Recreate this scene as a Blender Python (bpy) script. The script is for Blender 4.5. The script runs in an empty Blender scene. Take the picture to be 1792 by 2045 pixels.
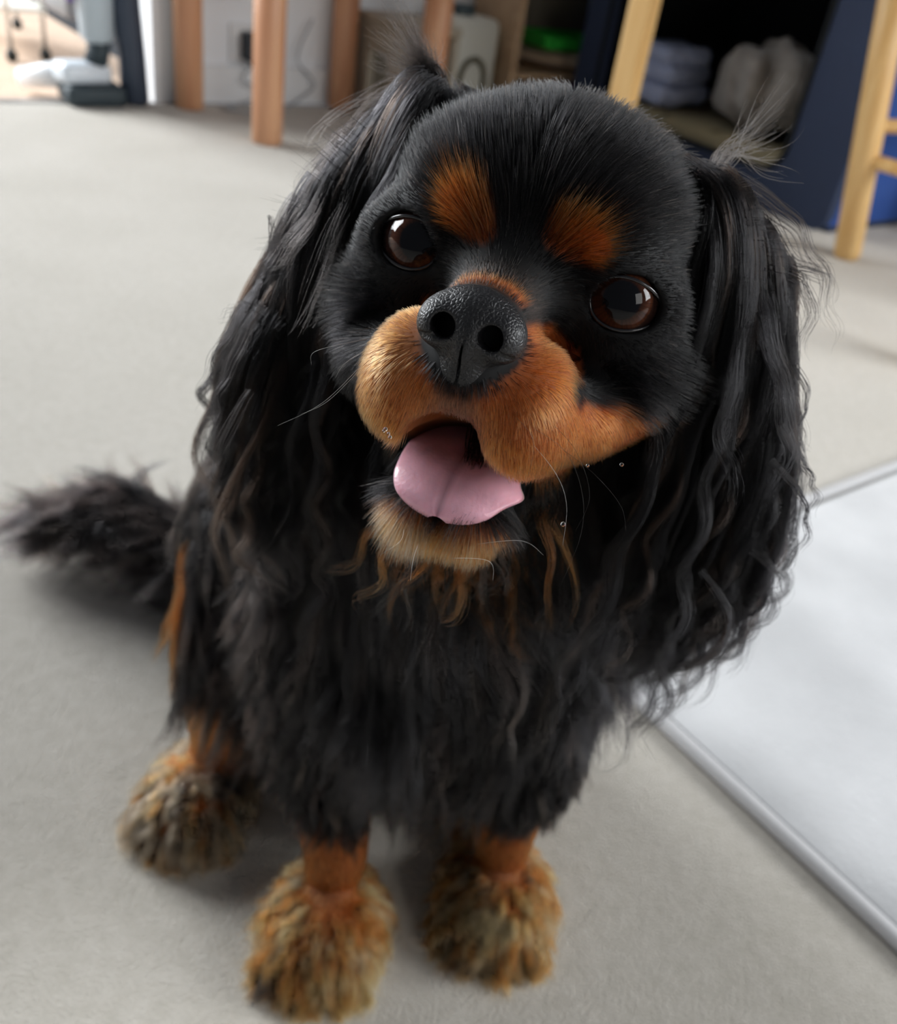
import bpy, bmesh, math
import numpy as np
from mathutils import Matrix, Vector

rng = np.random.default_rng(7)
scene = bpy.context.scene
COL = scene.collection

# ------------------------------------------------------------------ camera
FPX, W_PX, H_PX = 1800.0, 1792, 2045
CAM_H, PITCH, ROLL = 0.5, math.radians(34.0), math.radians(9.7)
fwd = np.array([0, math.cos(PITCH), -math.sin(PITCH)])
rgt0 = np.array([1.0, 0, 0]); up0 = np.cross(rgt0, fwd)
RGT = math.cos(ROLL) * rgt0 + math.sin(ROLL) * up0
UPV = -math.sin(ROLL) * rgt0 + math.cos(ROLL) * up0
cam_d = bpy.data.cameras.new('camera')
cam = bpy.data.objects.new('camera', cam_d); COL.objects.link(cam)
mw = Matrix.Identity(4)
for i in range(3):
    mw[i][0], mw[i][1], mw[i][2] = RGT[i], UPV[i], -fwd[i]
mw[2][3] = CAM_H
cam.matrix_world = mw
cam_d.sensor_fit = 'HORIZONTAL'; cam_d.sensor_width = 36.0
cam_d.lens = FPX / W_PX * 36.0
cam_d.clip_start = 0.01; cam_d.clip_end = 60
cam_d.dof.use_dof = True
cam_d.dof.focus_distance = 0.222
cam_d.dof.aperture_fstop = 15.0
scene.camera = cam

# ------------------------------------------------------------------ light
world = bpy.data.worlds.new('room_light'); scene.world = world; world.use_nodes = True
bgn = world.node_tree.nodes['Background']
bgn.inputs['Color'].default_value = (0.82, 0.89, 1.0, 1)
bgn.inputs['Strength'].default_value = 0.18

def area(name, loc, target, sx, sy, power, color):
    d = bpy.data.lights.new(name, 'AREA'); d.shape = 'RECTANGLE'; d.size = sx; d.size_y = sy
    d.energy = power; d.color = color
    o = bpy.data.objects.new(name, d); COL.objects.link(o)
    o.location = loc
    o.rotation_euler = (Vector(target) - Vector(loc)).to_track_quat('-Z', 'Y').to_euler()
    return o
area('patio_window_light', (-3.7, 2.6, 1.9), (-0.3, 0.8, 0.0), 2.4, 2.2, 440, (0.93, 0.97, 1.0))
area('side_window_light', (2.7, 0.55, 1.5), (0.0, 1.2, 0.1), 1.6, 1.3, 120, (0.95, 0.98, 1.0))
area('front_window_light', (1.75, -1.45, 1.45), (0.05, 0.35, 0.3), 0.9, 1.1, 16, (1.0, 0.98, 0.95))
area('back_window_light', (0.6, 4.2, 2.1), (0.0, 0.4, 0.3), 2.0, 1.2, 42, (0.92, 0.96, 1.0))

vs = scene.view_settings
vs.view_transform = 'Standard'; vs.look = 'None'; vs.gamma = 1.0; vs.use_curve_mapping = False
vs.exposure = -0.3
scene.cycles.use_denoising = True
scene.cycles.use_adaptive_sampling = True; scene.cycles.adaptive_threshold = 0.06; scene.cycles.adaptive_min_samples = 12
scene.cycles.max_bounces = 6; scene.cycles.diffuse_bounces = 3; scene.cycles.glossy_bounces = 3; scene.cycles.transmission_bounces = 5
try:
    scene.cycles_curves.shape = 'RIBBONS'
except Exception:
    pass

# ------------------------------------------------------------------ helpers
def srgb(r, g, b):
    f = lambda c: (c / 255 / 12.92) if c <= 10 else ((c / 255 + 0.055) / 1.055) ** 2.4
    return (f(r), f(g), f(b), 1.0)

def mat(name, color, rough=0.6, noise=None, bump=None, spec=0.5, metallic=0.0, coat=0.0, sheen=0.0, transmission=0.0, ior=1.45):
    """Procedural principled material. noise=(scale, other colour, contrast); bump=(scale, strength, distance)"""
    m = bpy.data.materials.new(name); m.use_nodes = True
    nt = m.node_tree; b = nt.nodes['Principled BSDF']
    b.inputs['Base Color'].default_value = color
    b.inputs['Roughness'].default_value = rough
    b.inputs['Specular IOR Level'].default_value = spec
    b.inputs['Metallic'].default_value = metallic
    b.inputs['Coat Weight'].default_value = coat
    b.inputs['Coat Roughness'].default_value = 0.05
    b.inputs['Sheen Weight'].default_value = sheen
    b.inputs['Transmission Weight'].default_value = transmission
    b.inputs['IOR'].default_value = ior
    tc = nt.nodes.new('ShaderNodeTexCoord')
    if noise:
        n = nt.nodes.new('ShaderNodeTexNoise'); n.inputs['Scale'].default_value = noise[0]; n.inputs['Detail'].default_value = 6
        nt.links.new(tc.outputs['Object'], n.inputs['Vector'])
        r = nt.nodes.new('ShaderNodeValToRGB')
        r.color_ramp.elements[0].position = 0.5 - noise[2]; r.color_ramp.elements[1].position = 0.5 + noise[2]
        r.color_ramp.elements[0].color = color; r.color_ramp.elements[1].color = noise[1]
        nt.links.new(n.outputs['Fac'], r.inputs['Fac']); nt.links.new(r.outputs['Color'], b.inputs['Base Color'])
    if bump:
        n2 = nt.nodes.new('ShaderNodeTexNoise'); n2.inputs['Scale'].default_value = bump[0]; n2.inputs['Detail'].default_value = 4
        nt.links.new(tc.outputs['Object'], n2.inputs['Vector'])
        bp = nt.nodes.new('ShaderNodeBump'); bp.inputs['Strength'].default_value = bump[1]; bp.inputs['Distance'].default_value = bump[2]
        nt.links.new(n2.outputs['Fac'], bp.inputs['Height']); nt.links.new(bp.outputs['Normal'], b.inputs['Normal'])
    return m

def wood_mat(name, c1, c2, scale=(30, 30, 2.0), rough=0.45):
    m = bpy.data.materials.new(name); m.use_nodes = True
    nt = m.node_tree; b = nt.nodes['Principled BSDF']; b.inputs['Roughness'].default_value = rough
    tc = nt.nodes.new('ShaderNodeTexCoord'); mp = nt.nodes.new('ShaderNodeMapping'); mp.inputs['Scale'].default_value = scale
    n = nt.nodes.new('ShaderNodeTexNoise'); n.inputs['Scale'].default_value = 1.0; n.inputs['Detail'].default_value = 5; n.inputs['Distortion'].default_value = 0.6
    r = nt.nodes.new('ShaderNodeValToRGB'); r.color_ramp.elements[0].color = c1; r.color_ramp.elements[1].color = c2
    r.color_ramp.elements[0].position = 0.3; r.color_ramp.elements[1].position = 0.7
    nt.links.new(tc.outputs['Object'], mp.inputs['Vector']); nt.links.new(mp.outputs['Vector'], n.inputs['Vector'])
    nt.links.new(n.outputs['Fac'], r.inputs['Fac']); nt.links.new(r.outputs['Color'], b.inputs['Base Color'])
    return m

def link_mesh(name, me, m=None, parent=None, smooth=False):
    o = bpy.data.objects.new(name, me); COL.objects.link(o)
    if m is not None:
        me.materials.append(m)
    if smooth:
        me.polygons.foreach_set('use_smooth', [True] * len(me.polygons))
    if parent is not None:
        o.parent = parent
    return o

def pydata(name, V, F, m=None, parent=None, smooth=False):
    me = bpy.data.meshes.new(name); me.from_pydata([tuple(map(float, v)) for v in V], [], [tuple(map(int, f)) for f in F]); me.update()
    return link_mesh(name, me, m, parent, smooth)

def bm_obj(name, bm, m=None, parent=None, smooth=False):
    me = bpy.data.meshes.new(name); bm.to_mesh(me); bm.free()
    return link_mesh(name, me, m, parent, smooth)

def add_box(bm, c, s, rotz=0.0, bevel=0.0, rot=None):
    r = bmesh.ops.create_cube(bm, size=1.0)
    vs_ = r['verts']
    bmesh.ops.scale(bm, vec=s, verts=vs_)
    if bevel > 0:
        es = list({e for v in vs_ for e in v.link_edges})
        out = bmesh.ops.bevel(bm, geom=es, offset=bevel, segments=3, affect='EDGES', profile=0.5)
        vs_ = list({v for f in out['faces'] for v in f.verts} | {v for v in vs_ if v.is_valid})
    R = (rot if rot is not None else Matrix.Rotation(rotz, 4, 'Z'))
    bmesh.ops.transform(bm, matrix=Matrix.Translation(c) @ R.to_4x4(), verts=vs_)
    return vs_

def box(name, c, s, m, parent=None, rotz=0.0, bevel=0.0, rot=None):
    bm = bmesh.new(); add_box(bm, c, s, rotz, bevel, rot)
    return bm_obj(name, bm, m, parent)

def tube_data(path, radii, seg=12, cap=True):
    """swept tube along path"""
    P = np.asarray(path, float); n = len(P)
    radii = np.broadcast_to(np.asarray(radii, float), (n,))
    T = np.gradient(P, axis=0); T /= np.linalg.norm(T, axis=1)[:, None] + 1e-12
    ref = np.array([0, 0, 1.0]) if abs(T[0][2]) < 0.9 else np.array([1.0, 0, 0])
    V, F = [], []
    u = np.cross(T[0], ref); u /= np.linalg.norm(u)
    for i in range(n):
        u = u - T[i] * (u @ T[i]); u /= np.linalg.norm(u) + 1e-12
        v = np.cross(T[i], u)
        for k in range(seg):
            a = 2 * math.pi * k / seg
            V.append(P[i] + radii[i] * (math.cos(a) * u + math.sin(a) * v))
    for i in range(n - 1):
        for k in range(seg):
            F.append((i * seg + k, i * seg + (k + 1) % seg, (i + 1) * seg + (k + 1) % seg, (i + 1) * seg + k))
    if cap:
        F.append(tuple(range(seg - 1, -1, -1))); F.append(tuple((n - 1) * seg + k for k in range(seg)))
    return V, F

def tube(name, path, radii, m, parent=None, seg=12):
    V, F = tube_data(path, radii, seg)
    return pydata(name, V, F, m, parent, True)

def lathe(name, prof, m, parent=None, loc=(0, 0, 0), seg=32):
    V, F = [], []
    for r, z in prof:
        for k in range(seg):
            a = 2 * math.pi * k / seg
            V.append((loc[0] + r * math.cos(a), loc[1] + r * math.sin(a), loc[2] + z))
    for i in range(len(prof) - 1):
        for k in range(seg):
            F.append((i * seg + k, i * seg + (k + 1) % seg, (i + 1) * seg + (k + 1) % seg, (i + 1) * seg + k))
    F.append(tuple(range(seg - 1, -1, -1))); F.append(tuple((len(prof) - 1) * seg + k for k in range(seg)))
    return pydata(name, V, F, m, parent, True)

def empty(name, loc=(0, 0, 0), rotz=0.0):
    o = bpy.data.objects.new(name, None); COL.objects.link(o); o.location = loc; o.rotation_euler = (0, 0, rotz)
    o.empty_display_size = 0.05
    return o

def tag(o, label=None, cat=None, group=None, kind=None):
    if label: o['label'] = label
    if cat: o['category'] = cat
    if group: o['group'] = group
    if kind: o['kind'] = kind
    return o

# room axes: the room is turned about 41 degrees to the view
RA = math.radians(41.0)
UA = np.array([math.cos(RA), math.sin(RA)])      # along the back wall, to the right and away
VA = np.array([math.sin(RA), -math.cos(RA)])     # out of the wall, to the right and nearer
WALL0 = np.array([-0.45, 2.617])
def room(u, v, z=0.0):
    p = WALL0 + u * UA + v * VA
    return (float(p[0]), float(p[1]), z)

# ------------------------------------------------------------------ the setting
def carpet_material():
    m = bpy.data.materials.new('grey_carpet'); m.use_nodes = True
    nt = m.node_tree; b = nt.nodes['Principled BSDF']; b.inputs['Roughness'].default_value = 0.95
    b.inputs['Specular IOR Level'].default_value = 0.15; b.inputs['Sheen Weight'].default_value = 0.25; b.inputs['Sheen Roughness'].default_value = 0.5
    tc = nt.nodes.new('ShaderNodeTexCoord')
    def noise(s, d, dist=0.0):
        n = nt.nodes.new('ShaderNodeTexNoise'); n.inputs['Scale'].default_value = s; n.inputs['Detail'].default_value = d
        n.inputs['Distortion'].default_value = dist
        nt.links.new(tc.outputs['Object'], n.inputs['Vector']); return n
    big, mid, fine = noise(5, 3), noise(90, 5, 0.0), noise(560, 4)
    r = nt.nodes.new('ShaderNodeValToRGB')
    r.color_ramp.elements[0].position = 0.34; r.color_ramp.elements[1].position = 0.66
    r.color_ramp.elements[0].color = srgb(172, 166, 155); r.color_ramp.elements[1].color = srgb(195, 189, 180)
    mix = nt.nodes.new('ShaderNodeMath'); mix.operation = 'MULTIPLY_ADD'
    mix.inputs[1].default_value = 0.35
    a2 = nt.nodes.new('ShaderNodeMath'); a2.operation = 'MULTIPLY'; a2.inputs[1].default_value = 0.3
    nt.links.new(big.outputs['Fac'], a2.inputs[0])
    nt.links.new(mid.outputs['Fac'], mix.inputs[0]); nt.links.new(a2.outputs[0], mix.inputs[2])
    a3 = nt.nodes.new('ShaderNodeMath'); a3.operation = 'MULTIPLY_ADD'; a3.inputs[1].default_value = 0.35
    nt.links.new(fine.outputs['Fac'], a3.inputs[0]); nt.links.new(mix.outputs[0], a3.inputs[2])
    nt.links.new(a3.outputs[0], r.inputs['Fac']); nt.links.new(r.outputs['Color'], b.inputs['Base Color'])
    add = nt.nodes.new('ShaderNodeMath'); add.operation = 'MULTIPLY_ADD'; add.inputs[1].default_value = 0.35
    nt.links.new(mid.outputs['Fac'], add.inputs[0]); nt.links.new(fine.outputs['Fac'], add.inputs[2])
    bp = nt.nodes.new('ShaderNodeBump'); bp.inputs['Strength'].default_value = 0.55; bp.inputs['Distance'].default_value = 0.004
    nt.links.new(add.outputs[0], bp.inputs['Height']); nt.links.new(bp.outputs['Normal'], b.inputs['Normal'])
    return m
M_CARPET = carpet_material()
def quad(name, pts, m, thick=0.02):
    V = [p for p in pts] + [(p[0], p[1], p[2] - thick) for p in pts]
    return pydata(name, V, [(0, 1, 2, 3), (7, 6, 5, 4), (0, 4, 5, 1), (1, 5, 6, 2), (2, 6, 7, 3), (3, 7, 4, 0)], m)
fl = quad('floor', [room(-4, 0.03), room(-4, 5), room(4.0, 5), room(4.0, 0.03)], M_CARPET)
tag(fl, 'pale grey short-pile carpet covering the room', kind='structure')

# kitchen boards beyond the doorway
M_BOARD = wood_mat('pale_board', srgb(205, 178, 155), srgb(222, 198, 178), (3, 40, 40), 0.32)
kf = quad('floor_kitchen', [room(-3.2, -3.4, -0.012), room(-3.2, 0.03, -0.012), room(-0.45, 0.03, -0.012), room(-0.45, -3.4, -0.012)], mat('board_gap', srgb(150, 125, 105), 0.6))
tag(kf, 'sunlit pale wooden floor beyond the doorway', kind='structure')
bm = bmesh.new(); add_box(bm, (0, 0, 0), (0.128, 1.1, 0.010), 0, 0.001)
board_me = bpy.data.meshes.new('plank'); bm.to_mesh(board_me); bm.free(); board_me.materials.append(M_BOARD)
for i in range(20):
    for j in range(3):
        o = bpy.data.objects.new('plank', board_me); COL.objects.link(o)
        o.location = room(-0.52 - 0.13 * i, 0.026 - 0.55 - 1.103 * j + (0.0 if j == 0 else 0.0), -0.006)
        o.rotation_euler = (0, 0, RA)
        o.parent = kf

M_WALL = mat('white_wall_paint', srgb(240, 244, 249), 0.7, bump=(60, 0.05, 0.002))
M_GLOSS = mat('white_gloss_paint', srgb(234, 237, 240), 0.3)
def slab(name, u0, u1, v0, v1, z0, z1, m, parent=None):
    c = room((u0 + u1) / 2, (v0 + v1) / 2, (z0 + z1) / 2)
    return box(name, c, (u1 - u0, v1 - v0, z1 - z0), m, parent, RA)
tag(slab('wall_back', -0.49, 3.6, -0.1, 0.0, 0, 2.4, M_WALL), 'white painted wall behind the table', kind='structure')
tag(slab('baseboard_back', -0.46, 3.6, 0.0, 0.016, 0, 0.085, M_GLOSS), 'white baseboard along the wall', kind='structure')
tr = slab('trim_1', -0.548, -0.462, -0.1, 0.02, 0, 2.1, M_GLOSS); tag(tr, 'white door frame beside the vacuum cleaner', kind='structure')
slab('bead', -0.553, -0.531, 0.02, 0.03, 0, 2.1, M_GLOSS, tr)
th = slab('trim_2', -3.0, -0.55, 0.012, 0.036, -0.004, 0.004, mat('threshold_metal', srgb(190, 190, 192), 0.35, metallic=0.8))
tag(th, 'thin metal strip between carpet and wooden floor', kind='structure')

# grey rug with a piped edge
M_RUG = mat('pale_rug_suede', srgb(176, 176, 177), 0.85, noise=(9, srgb(196, 196, 197), 0.18), bump=(260, 0.35, 0.002), sheen=0.4, spec=0.2)
M_PIPE = mat('rug_piping', srgb(188, 187, 188), 0.7, bump=(500, 0.25, 0.001))
rug = empty('rug', room(-0.05, 2.55)); tag(rug, 'pale grey suede rug with piped edge lying on the carpet', 'rug')
def rpt(u, v, z):
    a = np.array(room(u, v, z)) - np.array(room(-0.05, 2.55)); return tuple(a)
ru0, ru1, rv0, rv1 = -0.912, 1.2, 1.862, 3.4
# soft panel with a rolled-over border
n = 44; V, F = [], []
gx = np.concatenate([[0, .004, .009, .016, .03], np.linspace(.05, 1, n)]) ; 
def edge_z(d):                     # height of the padded top as a function of distance to the edge
    return 0.0055 + 0.0075 * min(1.0, d / 0.03) ** 0.5
us = ru0 + 0.014 + (ru1 - ru0 - 0.014) * gx; vs_ = rv0 + 0.014 + (rv1 - rv0 - 0.014) * gx
for a in us:
    for b_ in vs_:
        d = min(a - ru0 - 0.014, b_ - rv0 - 0.014)
        V.append(rpt(a, b_, edge_z(d) + 0.0012 * math.sin(a * 21 + 3 * math.sin(b_ * 9)) * min(1, d / .1)))
m_ = len(vs_)
for i in range(len(us) - 1):
    for j in range(m_ - 1):
        F.append((i * m_ + j, i * m_ + j + 1, (i + 1) * m_ + j + 1, (i + 1) * m_ + j))
base = len(V)
V += [rpt(us[0], vs_[0], 0), rpt(us[0], vs_[-1], 0), rpt(us[-1], vs_[-1], 0), rpt(us[-1], vs_[0], 0)]
F.append((base + 3, base + 2, base + 1, base))
pydata('panel', V, F, M_RUG, rug, True)
tube('piping', [rpt(ru0 + 0.004, rv1, 0.006), rpt(ru0 + 0.004, rv0 + .05, 0.006), rpt(ru0 + 0.006, rv0 + .02, 0.006), rpt(ru0 + 0.02, rv0 + 0.006, 0.006), rpt(ru0 + .05, rv0 + .004, 0.006), rpt(ru1, rv0 + 0.004, 0.006)], 0.0062, M_PIPE, rug, 14)
tube('seam', [rpt(ru0 + 0.0125, rv1, 0.0055), rpt(ru0 + 0.0125, rv0 + .02, 0.0055)], 0.0016, mat('rug_seam', srgb(110, 110, 113), 0.9), rug, 6)

# ------------------------------------------------------------------ background furniture
M_OAK = wood_mat('orange_wood', srgb(190, 132, 98), srgb(212, 164, 126), (40, 40, 3))
M_PINE = wood_mat('pale_pine', srgb(205, 160, 98), srgb(226, 190, 132), (40, 40, 3))
st = empty('side_table', room(-0.245, 0.215)); tag(st, 'orange wooden side table with four thick round legs by the wall', 'table')
c0 = np.array(room(-0.245, 0.215))
for (u, v) in ((-0.482, 0.067), (-0.432, 0.375), (-0.062, 0.052), (0.013, 0.338)):
    p = np.array(room(u, v)) - c0
    tube('leg', [p + (0, 0, z) for z in (0, 0.004, 0.2, 0.45)], [0.030, 0.033, 0.033, 0.034], M_OAK, st, 24)
box('table_top', (0, 0, 0.468), (0.54, 0.36, 0.035), M_OAK, st, RA - 0.06, 0.006)
for s_ in (-1, 1):
    d = UA * 0 + VA * 0.15 * s_
    box('apron', (d[0], d[1], 0.42), (0.42, 0.02, 0.06), M_OAK, st, RA - 0.06, 0.002)

pt = empty('pine_table', room(0.657, 1.30)); tag(pt, 'pale pine table with a square leg in front of the navy crate', 'table')
c0 = np.array(room(0.657, 1.30))
for (u, v) in ((0.052, 0.933), (1.257, 0.933), (0.057, 1.72), (1.257, 1.72)):
    p = np.array(room(u, v)) - c0
    bm = bmesh.new()
    add_box(bm, (p[0], p[1], 0.36), (0.046, 0.046, 0.72), RA + 0.35, 0.005)
    bm_obj('leg', bm, M_PINE, pt)
box('table_top', (0, 0, 0.735), (1.35, 0.95, 0.03), M_PINE, pt, RA, 0.006)

ch = empty('pine_stool', room(0.63, 1.5)); tag(ch, 'pale pine stool with round rungs standing just before the navy crate', 'stool')
c0 = np.array(room(0.63, 1.5))
feet = {'a': (0.43, 1.297), 'b': (0.86, 1.31), 'c': (0.43, 1.71), 'd': (0.86, 1.71)}
tops = {'a': (0.40, 1.215), 'b': (0.84, 1.29), 'c': (0.47, 1.66), 'd': (0.82, 1.66)}
pts = {}
for k in 'abcd':
    f0 = np.array(room(*feet[k])) - c0
    t0 = np.array(room(*tops[k])) - c0 + (0, 0, 0.62)
    if k == 'a':
        t0 = np.array([0.602, 1.93, 0.62]) - c0
    pts[k] = (f0, t0)
    tube('leg', [f0, f0 + (t0 - f0) * .02, f0 + (t0 - f0) * .5, t0], [.024, .027, .027, .026], M_PINE, ch, 20)
def along(k, t): return pts[k][0] + (pts[k][1] - pts[k][0]) * t
tube('rung', [along('a', .405), along('b', .405)], .013, M_PINE, ch, 14)
tube('rung', [along('a', .31), along('c', .31)], .013, M_PINE, ch, 14)
tube('rung', [along('c', .38), along('d', .38)], .013, M_PINE, ch, 14)
tube('rung', [along('b', .31), along('d', .31)], .013, M_PINE, ch, 14)
sc_ = sum(pts[k][1] for k in 'abcd') / 4
box('seat', (sc_[0], sc_[1], .636), (.46, .46, .03), M_PINE, ch, RA, .01)

# navy fabric crate, its open front facing the viewer's left
M_NAVY = mat('navy_fabric', srgb(34, 44, 66), 0.85, noise=(300, srgb(42, 54, 80), 0.2), bump=(700, 0.3, 0.001))
M_NAVY_LIT = mat('navy_fabric_lit', srgb(32, 66, 132), 0.8, noise=(300, srgb(36, 74, 144), 0.2), bump=(700, 0.3, 0.001))  # lit copy of the navy: light on the side panel put into its colour
M_DARK = mat('black_lining', srgb(16, 20, 24), 0.95)
CU0, CU1, CV0, CV1, CHT = 0.53, 1.13, 0.29, 1.165, 0.62
cr = empty('pet_crate', room(0.83, 0.7)); tag(cr, 'navy fabric pet crate with open front and black inside', 'crate')
c0 = np.array(room(0.83, 0.7))
def cslab(name, u0, u1, v0, v1, z0, z1, m, bevel=0.0, parent=cr):
    c = np.array(room((u0 + u1) / 2, (v0 + v1) / 2, (z0 + z1) / 2)) - c0
    return box(name, tuple(c), (u1 - u0, v1 - v0, z1 - z0), m, parent, RA, bevel)
cslab('side_panel', CU0 + .02, CU1, CV1 - .02, CV1, 0.012, CHT, M_NAVY_LIT, .006)
cslab('side_panel', CU0 + .02, CU1, CV0, CV0 + .02, 0.012, CHT, M_NAVY, .006)
cslab('back_panel', CU1 - .02, CU1, CV0 + .02, CV1 - .02, 0.012, CHT, M_NAVY, .004)
cslab('roof_panel', CU0 + .02, CU1, CV0, CV1, CHT - .02, CHT + .005, M_NAVY, .006)
cslab('floor_panel', CU0 + .02, CU1, CV0, CV1, 0.0, 0.014, M_NAVY, .003)
cslab('lining', CU1 - .03, CU1 - .021, CV0 + .02, CV1 - .02, 0.014, CHT - .02, M_DARK)
cslab('lining', CU0 + .04, CU1 - .03, CV1 - .028, CV1 - .0205, 0.014, CHT - .02, M_DARK)
cslab('lining', CU0 + .04, CU1 - .03, CV0 + .0205, CV0 + .028, 0.014, CHT - .02, M_DARK)
# front face: rounded-rectangle opening cut out of a navy panel
def rr_loop(y0, y1, z0, z1, r, n=8):
    out = []
    for (cy_, cz_, a0) in ((y1 - r, z0 + r, -90), (y1 - r, z1 - r, 0), (y0 + r, z1 - r, 90), (y0 + r, z0 + r, 180)):
        for i in range(n + 1):
            a = math.radians(a0 + 90 * i / n); out.append((cy_ + r * math.cos(a), cz_ + r * math.sin(a)))
    return out
outer = rr_loop(CV0, CV1, 0.0, CHT, 0.03); inner = rr_loop(CV0 + .085, CV1 - .155, 0.085, CHT - .09, 0.06)
V, F = [], []; NL = len(outer)
for (uu, L) in ((CU0, outer), (CU0, inner), (CU0 + .03, inner), (CU0 + .03, outer)):
    for (v, z) in L:
        V.append(tuple(np.array(room(uu, v, z)) - c0))
for a_ in range(4):
    b_ = (a_ + 1) % 4
    for k in range(NL):
        F.append((a_ * NL + k, a_ * NL + (k + 1) % NL, b_ * NL + (k + 1) % NL, b_ * NL + k))
fo = pydata('front_panel', V, F, M_NAVY, cr)
tube('front_binding', [tuple(np.array(room(CU0 - .001, v, z)) - c0) for v, z in inner + inner[:1]], .006, M_DARK, cr, 8)

def blob(name, c, r, m, amp, freq, seed, sub=5, flat=None, parent=None):
    """a crumpled soft volume"""
    bm = bmesh.new(); bmesh.ops.create_icosphere(bm, subdivisions=sub, radius=1.0)
    rr = np.random.default_rng(seed); ks = rr.normal(size=(9, 3)) * freq; ph = rr.uniform(0, 6.28, 9)
    for v in bm.verts:
        p = np.array(v.co); d = 1 + amp * np.sum(np.sin(ks @ p + ph)) / 3
        q = p * d * np.array(r)
        if flat is not None: q[2] = max(q[2], flat)
        v.co = Vector(q)
    o = bm_obj(name, bm, m, parent, True); o.location = c
    return o
# things in the crate
M_MAT = mat('beige_cushion', srgb(150, 140, 112), 0.9, bump=(300, 0.3, 0.002))
cu = empty('crate_cushion', room(0.83, 0.7, 0.014)); tag(cu, 'flat beige cushion on the floor of the navy crate', 'cushion')
bm = bmesh.new(); add_box(bm, (0, 0, .05), (.50, .74, .10), RA, .035); bm_obj('pad', bm, M_MAT, cu, True)
for s_ in (-.12, .05, .2):
    bm = bmesh.new(); d = VA * s_; add_box(bm, (d[0], d[1], .0985), (.48, .006, .005), RA, .001); bm_obj('stitched_seam', bm, mat('cushion_seam', srgb(110, 100, 78), .9), cu)
tag(blob('fleece_blanket', room(0.74, 0.755, 0.215), (.12, .18, .115), mat('grey_fleece', srgb(122, 116, 110), 0.95, noise=(40, srgb(150, 144, 138), .2), bump=(200, .8, .006), sheen=.5), .13, 3.2, 3, flat=-.095),
    'crumpled grey fleece blanket heaped on the crate cushion', 'blanket')
fc = empty('folded_cloth', room(0.70, 0.45, 0.122)); tag(fc, 'pale blue cloth beside the grey blanket in the crate', 'cloth')
M_CLOTH = mat('pale_blue_cloth', srgb(168, 180, 212), 0.9, bump=(120, .3, .003))
for i, (zz, sx, sy, rz) in enumerate(((.025, .20, .20, 0), (.072, .19, .19, .12), (.115, .17, .18, -.1))):
    bm = bmesh.new(); add_box(bm, (0, 0, zz), (sx, sy, .05), RA + rz, .022); bmesh.ops.subdivide_edges(bm, edges=bm.edges[:], cuts=2, use_grid_fill=True)
    for v in bm.verts: v.co.z += .006 * math.sin(v.co.x * 60 + i) * math.cos(v.co.y * 47)
    bm_obj('fold', bm, M_CLOTH, fc, True)

# shelf unit by the wall and what stands on it
M_SHELF = wood_mat('shelf_wood', srgb(168, 138, 108), srgb(190, 162, 130), (3, 40, 40), .5)
sh = empty('shelf_unit', room(0.68, 0.11)); tag(sh, 'low pale wooden shelf unit between white container and navy crate', 'shelf')
c0s = np.array(room(0.68, 0.11))
def sslab(name, u0, u1, v0, v1, z0, z1, m, bevel=0.002):
    c = np.array(room((u0 + u1) / 2, (v0 + v1) / 2, (z0 + z1) / 2)) - c0s
    return box(name, tuple(c), (u1 - u0, v1 - v0, z1 - z0), m, sh, RA, bevel)
sslab('side_panel', .36, .38, .02, .22, 0, .60, M_SHELF); sslab('side_panel', 1.0, 1.02, .02, .22, 0, .60, M_SHELF)
sslab('shelf', .381, .999, .02, .215, .115, .13, M_SHELF); sslab('shelf', .381, .999, .02, .215, .36, .375, M_SHELF)
sslab('shelf', .381, .999, .02, .215, .02, .035, M_SHELF); sslab('top_panel', .35, 1.03, .018, .225, .60, .62, M_SHELF)
sslab('back_panel', .38, 1.0, .017, .0195, .02, .60, mat('shelf_back', srgb(128, 122, 112), .7))
def ubox(name, u, v, z, s, m, bevel, lab, cat, rz=0.0):
    o = box(name, (0, 0, s[2] / 2), s, m, None, 0, bevel); o.location = room(u, v, z); o.rotation_euler = (0, 0, RA + rz)
    return tag(o, lab, cat)
def tray(name, u, v, z, sx, sy, h, m, lab, cat):
    outer_ = rr_loop(-sx / 2, sx / 2, -sy / 2, sy / 2, .02, 6); V, F = [], []; N_ = len(outer_)
    for (sc2, zz) in ((.86, 0), (1, h), (.95, h), (.83, .006)):
        V += [(a * sc2, b * sc2, zz) for a, b in outer_]
    for i in range(3):
        for k in range(N_):
            F.append((i * N_ + k, i * N_ + (k + 1) % N_, (i + 1) * N_ + (k + 1) % N_, (i + 1) * N_ + k))
    F.append(tuple(range(N_ - 1, -1, -1))); F.append(tuple(3 * N_ + k for k in range(N_)))
    o = pydata(name, V, F, m, None); o.location = room(u, v, z); o.rotation_euler = (0, 0, RA); return tag(o, lab, cat)
tag(blob('folded_towel', room(.60, .115, .158), (.16, .07, .028), mat('beige_towel', srgb(172, 152, 130), .95, bump=(150, .4, .003)), .04, 2.5, 4, sub=4, flat=-.027), 'folded beige towel under the green tray', 'towel')
tray('plastic_tray', .62, .118, .187, .26, .15, .035, mat('green_plastic', srgb(50, 170, 60), .4), 'bright green plastic tray on the shelf', 'tray')
ubox('storage_box', .70, .12, .036, (.20, .15, .07), mat('magenta_card', srgb(150, 40, 92), .6), .004, 'magenta box on the lowest shelf', 'box')
ubox('storage_box', .47, .12, .036, (.17, .15, .06), mat('brown_card', srgb(92, 62, 58), .7), .004, 'dark brown box at the end of the lowest shelf', 'box')

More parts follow.
